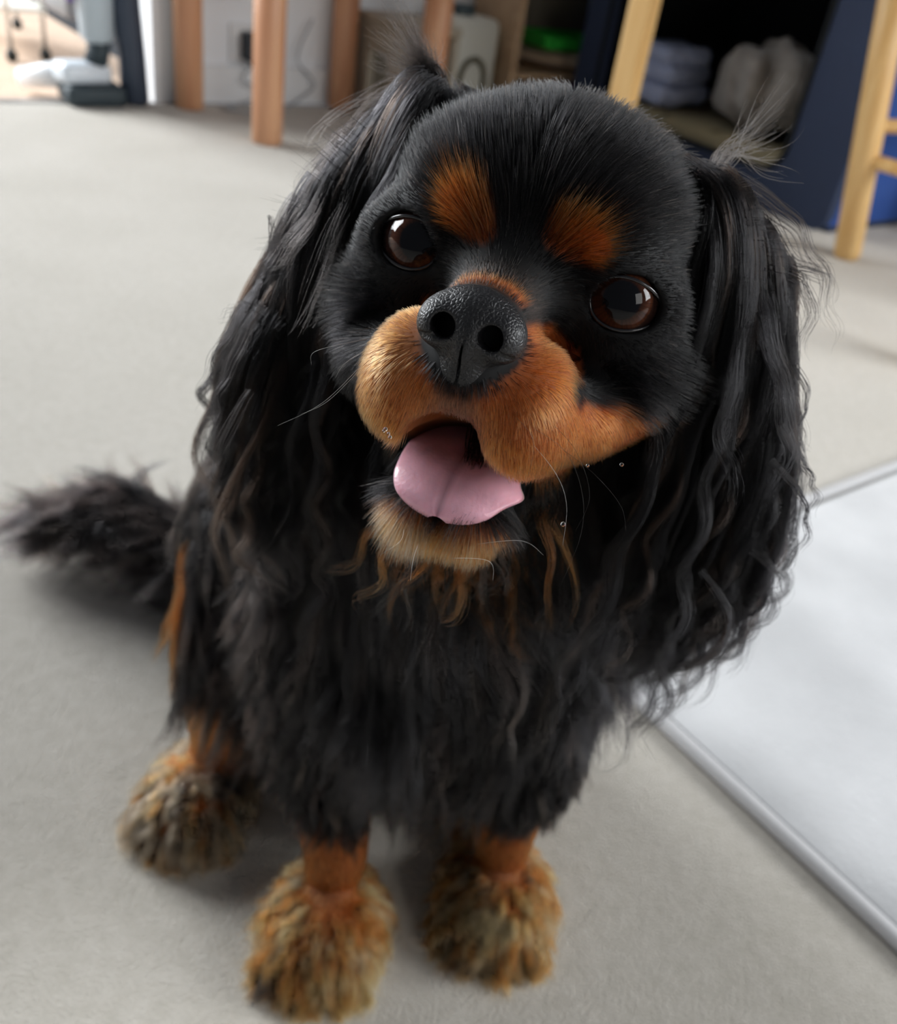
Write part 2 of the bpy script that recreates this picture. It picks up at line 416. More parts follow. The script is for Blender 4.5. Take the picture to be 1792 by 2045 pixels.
# white plastic container with an arched grip
M_CAN = mat('white_plastic', srgb(206, 206, 196), .45)
cn = empty('plastic_container', room(.255, .12)); tag(cn, 'off-white plastic container with arched handle beside the shelf', 'container')
bm = bmesh.new(); add_box(bm, (0, 0, .125), (.165, .13, .25), RA, .022); bm_obj('body', bm, M_CAN, cn, True)
fx = lambda u, v, z: (UA[0] * u + VA[0] * v, UA[1] * u + VA[1] * v, z)
arch = [(-.04 + .0, .068, .02), (-.04, .069, .10)] + [(.0 + .04 * math.cos(math.radians(a)), .069, .105 + .05 * math.sin(math.radians(a))) for a in range(180, -1, -15)] + [(.04, .068, .02)]
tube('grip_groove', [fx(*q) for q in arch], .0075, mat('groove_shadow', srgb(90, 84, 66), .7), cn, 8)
o = lathe('cap', [(.0, 0), (.032, 0), (.034, .004), (.034, .02), (.03, .024), (0, .024)], mat('dark_teal_cap', srgb(60, 76, 82), .4), cn, fx(-.01, .0, .25), 24)
bm = bmesh.new(); add_box(bm, fx(.0845, 0, .13), (.004, .09, .17), RA, .0015); bm_obj('blue_side', bm, mat('pale_blue_side', srgb(160, 184, 192), .5), cn)  # thin slab makes the container's right side pale blue

# beige step stool
M_STOOL = mat('beige_plastic', srgb(160, 150, 132), .55, noise=(14, srgb(172, 162, 146), .25))
so = empty('step_stool', room(.072, .14)); tag(so, 'beige step stool with arched gap behind the side table', 'stool')
for du in (-.076, .076):
    bm = bmesh.new()
    for dv in (-.075, .075):
        add_box(bm, fx(du, dv, .105), (.02, .06, .21), RA, .004)
    add_box(bm, fx(du, 0, .18), (.02, .10, .06), RA, .004)
    bm_obj('side_panel', bm, M_STOOL, so)
bm = bmesh.new(); add_box(bm, fx(0, 0, .222), (.176, .22, .022), RA, .006); bm_obj('step_top', bm, M_STOOL, so)
bm = bmesh.new(); add_box(bm, fx(0, -.10, .11), (.13, .012, .17), RA, .003); bm_obj('back_panel', bm, mat('stool_back', srgb(116, 106, 90), .6), so)

# wall socket, plug adapter and cables
M_PLUG = mat('black_plastic', srgb(40, 48, 58), .45)
ws = empty('wall_socket', room(-.31, .0005, .135)); tag(ws, 'white double wall socket behind the side table', 'socket')
bm = bmesh.new(); add_box(bm, fx(.03, .005, 0), (.146, .009, .086), RA, .003); bm_obj('face_plate', bm, M_GLOSS, ws)
for du in (0.065,):
    bm = bmesh.new(); add_box(bm, fx(du, .0105, .018), (.012, .004, .02), RA, .001); bm_obj('switch', bm, M_GLOSS, ws)
pl = empty('plug_adapter', room(-.305, .0105, .133)); tag(pl, 'black power adapter plugged into the wall socket', 'adapter')
bm = bmesh.new(); add_box(bm, fx(0, .022, 0), (.046, .042, .062), RA, .006); bm_obj('body', bm, M_PLUG, pl)
bm = bmesh.new(); add_box(bm, fx(0, .02, -.036), (.012, .012, .012), RA, .002); bm_obj('cable_gland', bm, M_PLUG, pl)
M_CBL = mat('grey_cable', srgb(150, 158, 166), .5)
def cable(name, ctrl, r, lab):
    ctrl = np.array([room(*q) for q in ctrl]); ts = np.linspace(0, len(ctrl) - 1, 60); P = []
    for t in ts:
        i = min(int(t), len(ctrl) - 2); f = t - i
        p0, p1, p2, p3 = ctrl[max(i - 1, 0)], ctrl[i], ctrl[i + 1], ctrl[min(i + 2, len(ctrl) - 1)]
        P.append(.5 * ((2 * p1) + (p2 - p0) * f + (2 * p0 - 5 * p1 + 4 * p2 - p3) * f * f + (3 * p1 - p0 - 3 * p2 + p3) * f ** 3))
    return tag(tube(name, P, r, M_CBL, None, 8), lab, 'cable')
cable('power_cable', [(-.305, .03, .09), (-.33, .035, .06), (-.28, .05, .03), (-.36, .06, .006), (-.40, .1, .005), (-.3, .14, .005)], .0022, 'thin grey cable hanging from the black adapter')
cable('power_cable', [(-.14, .022, .2), (-.18, .026, .11), (-.13, .03, .05), (-.2, .04, .004), (-.25, .09, .004)], .0022, 'thin grey cable looping down the wall between table legs')

# vacuum cleaner standing in the doorway
M_CHAR = mat('charcoal_plastic', srgb(54, 64, 80), .5); M_BLK = mat('black_rubber', srgb(46, 58, 64), .6)
M_SILV = mat('silver_plastic', srgb(214, 222, 230), .2); M_LGRY = mat('pale_grey_plastic', srgb(176, 188, 196), .4)
vc = empty('vacuum_cleaner', room(-.66, .03)); tag(vc, 'grey and charcoal upright vacuum cleaner standing in the doorway', 'vacuum cleaner')
bm = bmesh.new(); add_box(bm, fx(-.035, .0, .022), (.13, .10, .044), RA, .014); bm_obj('floor_head', bm, M_BLK, vc, True)
V, F = [], []
prof = [(-.13, .012, .03), (-.10, .04, .05), (-.05, .062, .06), (.0, .085, .055), (.03, .075, .03)]
bm = bmesh.new()
add_box(bm, fx(-.05, -.015, .062), (.115, .075, .045), RA + .15, .016); bm_obj('head_cover', bm, M_SILV, vc, True)
tube('brush_cover', [fx(-.16, -.10, .03), fx(-.11, -.06, .045), fx(-.05, -.02, .055)], [.022, .026, .03], mat('glossy_white', srgb(240, 243, 246), .1), vc, 16)
tube('swivel_neck', [fx(-.02, -.01, .08), fx(-.012, -.01, .105), fx(-.008, -.01, .135)], [.026, .024, .027], M_BLK, vc, 20)
tube('canister', [fx(-.012, -.012, .125), fx(-.012, -.012, .135), fx(-.012, -.012, .24), fx(-.012, -.012, .42)], [.028, .036, .040, .042], M_LGRY, vc, 28)
tube('body_column', [fx(.062, .0, .0), fx(.062, .0, .01), fx(.06, .0, .10), fx(.052, .0, .2), fx(.045, .0, .42)], [.026, .032, .03, .031, .028], M_CHAR, vc, 24)
tube('trigger', [fx(-.062, -.02, .20), fx(-.06, -.02, .26), fx(-.058, -.02, .36)], [.008, .013, .014], mat('purple_plastic', srgb(104, 70, 150), .35), vc, 14)
tube('handle', [fx(.045, 0, .42), fx(.04, 0, .7), fx(.03, 0, .95)], [.016, .014, .016], M_CHAR, vc, 16)

# chrome-legged stand in the kitchen
M_CHR = mat('chrome', srgb(200, 200, 198), .25, metallic=.9)
kt = empty('metal_stand', room(-.70, -.43)); tag(kt, 'thin chrome-legged stand with black feet on the wooden floor', 'stand')
for (u, v) in ((-.755, -.409), (-.665, -.436), (-.78, -.86), (-.62, -.88)):
    p = np.array(room(u, v)) - np.array(room(-.70, -.43))
    tube('leg', [p + (0, 0, z) for z in (.012, .3, .8)], .006, M_CHR, kt, 10)
    lathe('foot', [(0, -.002), (.010, 0), (.014, .008), (.014, .018), (.008, .026), (0, .027)], mat('black_foot', srgb(24, 28, 24), .5), kt, (p[0], p[1], 0), 16)
tl = lambda u, v, z: tuple(np.array(room(u, v, z)) - np.array(room(-.70, -.43)))
bm = bmesh.new(); add_box(bm, tl(-.72, -.62, .115), (.13, .40, .012), RA, .004); bm_obj('lower_shelf', bm, mat('cream_shelf', srgb(236, 232, 222), .35), kt)
bm = bmesh.new(); add_box(bm, tl(-.615, -.52, .14), (.03, .36, .06), RA, .008); bm_obj('side_rail', bm, mat('grey_rail', srgb(120, 120, 122), .35), kt)
bm = bmesh.new(); add_box(bm, tl(-.70, -.64, .8), (.2, .5, .02), RA, .006); bm_obj('top_shelf', bm, mat('cream_shelf_top', srgb(236, 232, 222), .35), kt)

# ------------------------------------------------------------------ the dog
# head frame: x to the viewer's right, y out of the face, z up; centimetres, origin between the eyes
HY, HP, HR = math.radians(11.06), math.radians(17.55), math.radians(1.6)
def _rot():
    cz, sz, cp, sp, cr_, sr = math.cos(HY), math.sin(HY), math.cos(HP), math.sin(HP), math.cos(HR), math.sin(HR)
    Rz = np.array([[cz, -sz, 0], [sz, cz, 0], [0, 0, 1]]); Rx = np.array([[1, 0, 0], [0, cp, -sp], [0, sp, cp]])
    Ry = np.array([[cr_, 0, sr], [0, 1, 0], [-sr, 0, cr_]])
    return np.diag([1, -1, 1]) @ Rz @ Rx @ Ry
HM = _rot(); HT = np.array([0.00709, 0.24752, 0.41670])
def h2w(p): return np.asarray(p, float) / 100 @ HM.T + HT
def w2h(p): return (np.asarray(p, float) - HT) @ HM * 100

def ell(c, r, k=1.0, R=None): return ('E', np.array(c, float), np.array(r, float), k, R)
def cone(a, b, ra, rb, k=1.0): return ('C', np.array(a, float), np.array(b, float), ra, rb, k)
def sd(pr, P):
    if pr[0] == 'E':
        q = P - pr[1]
        if pr[4] is not None: q = q @ pr[4]
        k0 = np.sqrt(((q / pr[2]) ** 2).sum(-1)); k1 = np.sqrt(((q / pr[2] ** 2) ** 2).sum(-1)) + 1e-9
        return k0 * (k0 - 1) / k1
    a, b = pr[1], pr[2]; ab = b - a
    t = np.clip(((P - a) @ ab) / (ab @ ab), 0, 1)
    return np.sqrt(((P - a - t[..., None] * ab) ** 2).sum(-1)) - (pr[3] + (pr[4] - pr[3]) * t)
def bounds(pr):
    if pr[0] == 'E':
        r = pr[2].max() if pr[4] is not None else pr[2]; return pr[1] - r, pr[1] + r
    r = max(pr[3], pr[4]); return np.minimum(pr[1], pr[2]) - r, np.maximum(pr[1], pr[2]) + r
def kof(pr): return pr[3] if pr[0] == 'E' else pr[5]
def smin(a, b, k):
    h = np.maximum(k - np.abs(a - b), 0) / k
    return np.minimum(a, b) - h * h * k * .25
def both(*prs):
    out = []
    for p in prs:
        out.append(p)
        if p[0] == 'E':
            c = p[1] * (-1, 1, 1); out.append(('E', c, p[2], p[3], p[4]))
        else:
            out.append(('C', p[1] * (-1, 1, 1), p[2] * (-1, 1, 1), p[3], p[4], p[5]))
    return out
EYE = (3.00, -0.30, 0.0); EYE_R = 1.16
HEAD = [ell((0, -3.4, 1.15), (4.9, 4.8, 4.0)), ell((0, -1.1, 1.7), (3.3, 2.0, 2.3), 1.2)]
HEAD += both(ell((1.85, .05, 1.35), (1.2, 1.0, 1.0), .8), ell((3.6, -2.2, -1.9), (1.9, 2.7, 2.4), 1.2),
             ell((3.05, -.55, 0), (1.75, 1.35, 1.5), .7))
HEAD += [cone((0, .2, -.7), (0, 3.2, -1.5), 1.45, 1.2, 1.0), ell((0, 3.05, -2.7), (1.5, 1.45, 1.0), .7)]
HEAD += both(ell((1.60, 2.35, -3.15), (1.26, 1.85, 1.72), .6), ell((1.85, 1.0, -3.6), (1.35, 2.2, 1.3), .8), ell((3.0, -.6, -3.4), (1.25, 2.2, 1.2), .8))
HEAD += [cone((0, -4.5, -3.6), (0, -1.2, -5.6), 2.6, 1.7, 1.0)] + both(cone((.55, -2.0, -5.4), (.72, .95, -7.05), 1.25, 1.05, .6), ell((2.1, -1.8, -5.0), (.8, 1.8, 1.4), .9))
EYES = {1: np.array(EYE), -1: np.array([-2.86, -.30, .10])}
CARVE = []
for s_, e_ in EYES.items():
    CARVE += [ell((e_[0] + .22 * s_, e_[1] + .95, e_[2] - .05), (1.0, .95, .74), .18), ell(e_, (EYE_R - .03,) * 3, .1)]
CARVE += [ell((0, 1.0, -5.35), (1.75, 2.9, .85), .4), ell((-.25, 2.6, -4.75), (.9, 2.2, .8), .5)]
MOUTH = [cone((-.50, yy, -4.55), (.95, yy, -5.30), .66, .60, .35) for yy in (1.6, 2.3, 3.0, 3.7, 4.4)]
CARVE += MOUTH
# body, in metres
def hc(a, b, ra, rb, k): return cone(h2w(a), h2w(b), ra, rb, k)
BODY = [cone(h2w((0, -5.5, -1.5)), (0.0, .345, .27), .048, .070, .03), ell((0.005, .358, .22), (.074, .070, .100), .03),
        cone((0, .37, .235), (-.055, .445, .165), .078, .090, .03), ell((-.065, .455, .12), (.092, .09, .11), .03),
        ell((-.105, .412, .095), (.040, .062, .085), .02), ell((.015, .45, .085), (.05, .075, .08), .02), ell((-.08, .50, .075), (.085, .065, .07), .02)]
LEGS = [cone((-.048, .335, .20), (-.042, .330, .115), .040, .030, .02), cone((-.042, .330, .115), (-.030, .308, .05), .024, .0165, .015), ell((-.030, .289, .020), (.028, .034, .019), .012),
        cone((.055, .350, .20), (.062, .348, .115), .038, .028, .02), cone((.062, .348, .115), (.064, .338, .05), .023, .0165, .015), ell((.066, .324, .020), (.028, .034, .019), .012),
        cone((-.118, .40, .09), (-.118, .382, .045), .022, .016, .015), ell((-.126, .358, .019), (.027, .036, .018), .012),
        cone((.045, .45, .07), (.05, .43, .03), .02, .016, .015), ell((.052, .405, .018), (.024, .034, .018), .012)]
for (px_, py_) in ((-.030, .262), (.066, .297), (-.128, .332)):
    for i, dx in enumerate((-.019, -.0065, .0065, .019)):
        LEGS.append(ell((px_ + dx, py_ + abs(dx) * .45, .012), (.0078, .013, .0105), .004))
TAIL = [cone((-.10, .53, .06), (-.19, .555, .045), .030, .022, .02), cone((-.19, .555, .045), (-.25, .572, .06), .020, .017, .01), cone((-.25, .572, .06), (-.315, .565, .045), .016, .009, .01)]
EAR_R = [cone(h2w((4.7, -3.6, 2.7)), (.076, .284, .412), .013, .014, .012), cone((.076, .284, .412), (.088, .280, .36), .014, .019, .012), cone((.088, .280, .36), (.084, .280, .30), .019, .015, .012)]
EAR_L = [cone(h2w((-4.4, -3.5, 3.4)), (-.048, .294, .412), .013, .013, .012), cone((-.048, .294, .412), (-.064, .288, .36), .013, .016, .012), cone((-.064, .288, .36), (-.058, .285, .30), .016, .012, .012)]

def axis(lo, hi, f0, f1, fine, coarse):
    a = np.arange(lo, f0, coarse); b = np.arange(f0, f1, fine); c = np.arange(f1, hi, coarse)
    return np.concatenate([a, b, c])
GX = axis(-.36, .15, -.066, .08, .0013, .0042); GY = axis(.15, .62, .185, .30, .0013, .0042); GZ = axis(-.012, .49, .325, .475, .0013, .0042)
FLD = np.full((len(GX), len(GY), len(GZ)), .05, np.float32)
def apply(pr, headspace, carve=False):
    lo, hi = bounds(pr); k = kof(pr); mg = k + (.35 if headspace else .012)
    lo = lo - mg; hi = hi + mg
    if headspace:
        cs = h2w(np.array([[x, y, z] for x in (lo[0], hi[0]) for y in (lo[1], hi[1]) for z in (lo[2], hi[2])]))
        lo, hi = cs.min(0), cs.max(0)
    s = [slice(max(np.searchsorted(g, a) - 1, 0), np.searchsorted(g, b) + 1) for g, a, b in zip((GX, GY, GZ), lo, hi)]
    X, Y, Z = np.meshgrid(GX[s[0]], GY[s[1]], GZ[s[2]], indexing='ij')
    P = np.stack([X, Y, Z], -1)
    d = sd(pr, w2h(P)) / 100 if headspace else sd(pr, P)
    kk = k / 100 if headspace else k
    sub = FLD[s[0], s[1], s[2]]
    FLD[s[0], s[1], s[2]] = (-smin(-sub, d, kk) if carve else smin(sub, d, kk)).astype(np.float32)
for p in BODY + LEGS + TAIL: apply(p, False)
for p in HEAD: apply(p, True)
for p in EAR_L + EAR_R: apply(p, False)
for p in CARVE: apply(p, True, True)

def surface_nets(Fd, xs, ys, zs):
    ins = Fd < 0
    c = np.zeros(tuple(n - 1 for n in Fd.shape), np.int8)
    off = [(i, j, k) for i in (0, 1) for j in (0, 1) for k in (0, 1)]
    sl = lambda o, n: slice(o, n - 1 + o)
    for o in off: c += ins[sl(o[0], Fd.shape[0]), sl(o[1], Fd.shape[1]), sl(o[2], Fd.shape[2])]
    act = np.argwhere((c > 0) & (c < 8))
    vals = np.stack([Fd[act[:, 0] + o[0], act[:, 1] + o[1], act[:, 2] + o[2]] for o in off], 1)
    acc = np.zeros((len(act), 3)); cnt = np.zeros(len(act)); O = np.array(off, float)
    for a in range(8):
        for b in range(a + 1, 8):
            if np.abs(O[a] - O[b]).sum() != 1: continue
            va, vb = vals[:, a], vals[:, b]; m = (va < 0) != (vb < 0)
            t = np.where(m, va / np.where(m, va - vb, 1), 0)
            acc += m[:, None] * (O[a] + t[:, None] * (O[b] - O[a])); cnt += m
    g = act + acc / cnt[:, None]
    V = np.stack([np.interp(g[:, i], np.arange(len(s)), s) for i, s in enumerate((xs, ys, zs))], 1)
    ids = np.full(c.shape, -1, np.int32); ids[act[:, 0], act[:, 1], act[:, 2]] = np.arange(len(act))
    faces = []
    for ax in range(3):
        a = [slice(None)] * 3; b = [slice(None)] * 3; a[ax] = slice(0, -1); b[ax] = slice(1, None)
        A, Bv = ins[tuple(a)], ins[tuple(b)]
        e = np.argwhere(A != Bv); s = A[e[:, 0], e[:, 1], e[:, 2]]
        o1, o2 = [(1, 2), (2, 0), (0, 1)][ax]
        ok = (e[:, o1] > 0) & (e[:, o2] > 0) & (e[:, o1] < Fd.shape[o1] - 1) & (e[:, o2] < Fd.shape[o2] - 1); e, s = e[ok], s[ok]
        q = []
        for d1, d2 in ((-1, -1), (0, -1), (0, 0), (-1, 0)):
            f = e.copy(); f[:, o1] += d1; f[:, o2] += d2; q.append(ids[f[:, 0], f[:, 1], f[:, 2]])
        q = np.stack(q, 1); q[~s] = q[~s][:, ::-1]; faces.append(q)
    return V, np.concatenate(faces)

def mesh_np(name, V, F, m=None, parent=None, colors=None):
    me = bpy.data.meshes.new(name)
    me.vertices.add(len(V)); me.vertices.foreach_set('co', np.ascontiguousarray(V, np.float32).ravel())
    nf = len(F); k = F.shape[1]
    me.loops.add(nf * k); me.loops.foreach_set('vertex_index', np.ascontiguousarray(F, np.int32).ravel())
    me.polygons.add(nf); me.polygons.foreach_set('loop_start', np.arange(0, nf * k, k, dtype=np.int32))
    me.polygons.foreach_set('use_smooth', np.ones(nf, bool)); me.update(calc_edges=True)
    if colors is not None:
        at_ = me.color_attributes.new('fur_color', 'FLOAT_COLOR', 'POINT')
        at_.data.foreach_set('color', np.ascontiguousarray(np.c_[colors, np.ones(len(colors))], np.float32).ravel())
    return link_mesh(name, me, m, parent)

def gidx(P):
    out = []
    for i, g in enumerate((GX, GY, GZ)):
        f = np.clip(np.interp(P[:, i], g, np.arange(len(g))), 0, len(g) - 1.001); out.append(f)
    return out
def field(P):
    fx_, fy_, fz_ = gidx(P); i, j, k = fx_.astype(int), fy_.astype(int), fz_.astype(int); a, b, c = fx_ - i, fy_ - j, fz_ - k
    r = 0
    for di, wa in ((0, 1 - a), (1, a)):
        for dj, wb in ((0, 1 - b), (1, b)):
            for dk, wc in ((0, 1 - c), (1, c)): r = r + wa * wb * wc * FLD[i + di, j + dj, k + dk]
    return r
def grad(P, h=.002):
    g = np.stack([field(P + np.eye(3)[i] * h) - field(P - np.eye(3)[i] * h) for i in range(3)], 1)
    return g / (np.linalg.norm(g, axis=1)[:, None] + 1e-9)

def hash_noise(P, scale, seed=0):
    """smooth cheap noise in -1..1"""
    r = np.random.default_rng(seed); K = r.normal(size=(10, 3)) * scale; ph = r.uniform(0, 6.28, 10)
    return np.sin(P @ K.T + ph).sum(-1) / 4.5
BLACK = np.array([.0030, .0028, .0031]); TAN = np.array([.43, .104, .021]); PALE = np.array([.58, .265, .092]); RUST = np.array([.25, .056, .011])
SOOT = np.array([.045, .035, .03])
def sstep(a, b, x): t = np.clip((x - a) / (b - a), 0, 1); return t * t * (3 - 2 * t)
def head_masks(P):
    """tan weight on the head by head-frame position"""
    h = w2h(P); x, y, z = np.abs(h[:, 0]), h[:, 1], h[:, 2]
    nz = hash_noise(h, 1.6, 3) * .22
    lft = h[:, 0] < 0
    rzs = np.where(lft, .74, .58); rxs = np.where(lft, .80, .92); zc = np.where(lft, 1.12, 1.16); tl_ = np.where(lft, .45, -.1)
    spot = 1 - sstep(.76, 1.08, np.sqrt(((x - np.where(lft, 1.42, 1.56) - tl_ * (z - 1.2)) / rxs) ** 2 + ((z - zc) / rzs) ** 2) + nz * .5)
    spot *= sstep(-1.4, -.8, y)
    zb = np.interp(x, [0, 1.0, 2.3, 2.75, 3.3, 6], [-.95, -.95, -1.35, -2.45, -2.75, -2.9])
    muz = sstep(-.16, .16, zb + nz - z) * sstep(-2.4, -1.6, y) * sstep(-5.5, -5.1, z) * sstep(5.4, 4.9, x) * np.where(lft, sstep(2.9, 2.55, x), 1.0)
    ring = (1 - sstep(.55, .8, np.sqrt((x / 1.4) ** 2 + ((z + .55) / .55) ** 2))) * sstep(2.6, 3.1, y)
    muz = np.maximum(muz, ring)
    chin = sstep(-6.6, -6.9, z) * sstep(-1.0, .2, y)
    tear = 0
    return spot, muz, chin, h
def body_color(P):
    n = len(P); col = np.tile(BLACK, (n, 1))
    spot, muz, chin, h = head_masks(P)
    headw = sstep(-8.5, -7.5, h[:, 1]) * (h[:, 2] > -10)
    def mixin(w, c):
        nonlocal col
        col = col * (1 - w[:, None]) + np.asarray(c) * w[:, None]
    br = sstep(1.6, 2.6, h[:, 1]) * sstep(-2.2, -.8, h[:, 2])
    mixin(br * .6 * headw, SOOT)
    lite = sstep(-.5, 2.2, -h[:, 0]) * .35 + .18 * hash_noise(h, 2.2, 5)  # muzzle's left side painted paler as if window-lit, plus random coat variation
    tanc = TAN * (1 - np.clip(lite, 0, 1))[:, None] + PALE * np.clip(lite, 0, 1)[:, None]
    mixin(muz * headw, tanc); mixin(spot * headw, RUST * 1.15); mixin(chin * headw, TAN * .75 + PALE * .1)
    # dark fur round the philtrum
    ph = (1 - sstep(.25, 1.0, np.abs(h[:, 0]))) * sstep(-2.2, -3.0, h[:, 2]) * sstep(2.6, 3.4, h[:, 1]) * (h[:, 2] > -4.6)
    mixin(ph * .75 * headw, SOOT)
    nb = sstep(1.12, .98, np.sqrt((h[:, 0] / 1.3) ** 2 + ((h[:, 2] + 1.6) / 1.2) ** 2)) * sstep(3.2, 3.5, h[:, 1])
    mixin(nb, BLACK)
    # mouth lining and lips
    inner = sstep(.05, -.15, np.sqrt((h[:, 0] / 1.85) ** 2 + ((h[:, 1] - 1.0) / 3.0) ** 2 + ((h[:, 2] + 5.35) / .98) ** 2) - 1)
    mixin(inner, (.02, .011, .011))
    x, y, z = P.T
    nz = hash_noise(P, 60, 9) * .012
    low = sstep(.098, .070, z + nz - .035 * (x < -.09)) * (1 - sstep(.44, .46, y)) * (1 - headw)
    mixin(low, TAN * .55 + PALE * .12)
    thigh = np.exp(-(((x + .140) / .02) ** 2 + ((y - .41) / .03) ** 2 + ((z - .125) / .035) ** 2))
    mixin(np.clip(thigh * 1.2, 0, 1), RUST * .8)
    return col
DV, DF = surface_nets(FLD, GX, GY, GZ)
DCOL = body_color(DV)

def fur_skin():
    m = bpy.data.materials.new('dog_coat_skin'); m.use_nodes = True
    nt = m.node_tree; b = nt.nodes['Principled BSDF']; a = nt.nodes.new('ShaderNodeAttribute'); a.attribute_name = 'fur_color'
    nt.links.new(a.outputs['Color'], b.inputs['Base Color']); b.inputs['Roughness'].default_value = .7; b.inputs['Specular IOR Level'].default_value = .25
    return m
dog = mesh_np('dog', DV, DF, fur_skin(), None, DCOL * .55)  # skin colour darkened to paint the shade in gaps between strands
tag(dog, 'black and tan spaniel sitting on the carpet, looking up with open mouth', 'dog')

# ------------------------------------------------------------------ nose, eyes, tongue
NOSE_C = np.array([0, 4.45, -1.42])
def nose_mesh():
    xs = np.arange(-1.75, 1.76, .028); ys = np.arange(-1.3, 1.1, .028); zs = np.arange(-2.0, 1.3, .028)
    X, Y, Z = np.meshgrid(xs, ys, zs, indexing='ij'); P = np.stack([X, Y, Z], -1)
    d = sd(ell((0, -.38, .10), (1.18, .82, .92)), P)
    for p in both(ell((.80, -.22, -.04), (.56, .66, .60), .25)): d = smin(d, sd(p, P), .28)
    d = smin(d, sd(ell((0, -.30, -.95), (.60, .46, .66)), P), .35)
    d = smin(d, sd(ell((0, .12, -.32), (.26, .34, .55)), P), .25)
    for p in both(cone((.56, .62, -.10), (.66, -.25, .02), .28, .33, .1), cone((.62, .42, -.36), (1.14, .12, -.42), .11, .06, .1)):
        d = -smin(-d, sd(p, P), .12)
    d = -smin(-d, sd(ell((0, .26, -.98), (.024, .26, .95)), P), .08)
    V, F = surface_nets(d.astype(np.float32), xs, ys, zs)
    return h2w(V + NOSE_C), F
def nose_mat():
    m = bpy.data.materials.new('nose_leather'); m.use_nodes = True
    nt = m.node_tree; b = nt.nodes['Principled BSDF']
    b.inputs['Base Color'].default_value = (.007, .0065, .0075, 1); b.inputs['Roughness'].default_value = .45; b.inputs['Specular IOR Level'].default_value = .45
    tc = nt.nodes.new('ShaderNodeTexCoord')
    vo = nt.nodes.new('ShaderNodeTexVoronoi'); vo.feature = 'DISTANCE_TO_EDGE'; vo.inputs['Scale'].default_value = 950
    n = nt.nodes.new('ShaderNodeTexNoise'); n.inputs['Scale'].default_value = 300; n.inputs['Detail'].default_value = 3
    mx = nt.nodes.new('ShaderNodeVectorMath'); mx.operation = 'MULTIPLY_ADD'; mx.inputs[1].default_value = (.0012,) * 3
    nt.links.new(n.outputs['Color'], mx.inputs[0]); nt.links.new(tc.outputs['Object'], mx.inputs[2]); nt.links.new(tc.outputs['Object'], n.inputs['Vector'])
    nt.links.new(mx.outputs[0], vo.inputs['Vector'])
    r = nt.nodes.new('ShaderNodeValToRGB'); r.color_ramp.elements[1].position = .28
    nt.links.new(vo.outputs['Distance'], r.inputs['Fac'])
    bp = nt.nodes.new('ShaderNodeBump'); bp.inputs['Strength'].default_value = .4; bp.inputs['Distance'].default_value = .0003
    nt.links.new(r.outputs['Color'], bp.inputs['Height']); nt.links.new(bp.outputs['Normal'], b.inputs['Normal'])
    return m
NV, NF = nose_mesh()
mesh_np('nose', NV, NF[:, ::-1], nose_mat(), dog)['label'] = 'black pebbled nose leather with two nostrils'

def attr_mat(name, rough, coat, spec=.5, sss=0.0, bump=None):
    m = bpy.data.materials.new(name); m.use_nodes = True
    nt = m.node_tree; b = nt.nodes['Principled BSDF']; a = nt.nodes.new('ShaderNodeAttribute'); a.attribute_name = 'fur_color'
    nt.links.new(a.outputs['Color'], b.inputs['Base Color']); b.inputs['Roughness'].default_value = rough
    b.inputs['Coat Weight'].default_value = coat; b.inputs['Coat Roughness'].default_value = .02; b.inputs['Specular IOR Level'].default_value = spec
    if sss:
        b.inputs['Subsurface Weight'].default_value = sss; b.inputs['Subsurface Radius'].default_value = (.004, .0015, .001); b.inputs['Subsurface Scale'].default_value = 1.0
    if bump:
        tc = nt.nodes.new('ShaderNodeTexCoord'); n = nt.nodes.new('ShaderNodeTexNoise'); n.inputs['Scale'].default_value = bump[0]; n.inputs['Detail'].default_value = 3
        nt.links.new(tc.outputs['Object'], n.inputs['Vector'])
        bp = nt.nodes.new('ShaderNodeBump'); bp.inputs['Strength'].default_value = bump[1]; bp.inputs['Distance'].default_value = bump[2]
        nt.links.new(n.outputs['Fac'], bp.inputs['Height']); nt.links.new(bp.outputs['Normal'], b.inputs['Normal'])
    return m
M_EYE = attr_mat('wet_eye', .3, 1.0, 0.0)
M_EYE.node_tree.nodes['Principled BSDF'].inputs['Coat IOR'].default_value = 1.33
M_LID = mat('eyelid_skin', (.010, .009, .010, 1), .2, coat=.5)
def uv_sphere(nu, nv):
    V = [(0, 0, 1.0)]; F = []
    for j in range(1, nv):
        for i in range(nu):
            a, b = 2 * math.pi * i / nu, math.pi * j / nv; V.append((math.sin(b) * math.cos(a), math.sin(b) * math.sin(a), math.cos(b)))
    V.append((0, 0, -1.0)); V = np.array(V)
    for j in range(nv - 2):
        for i in range(nu):
            a = 1 + j * nu + i; b = 1 + j * nu + (i + 1) % nu; F.append((a, a + nu, b + nu, b))
    Q = np.array(F, int); return V, Q
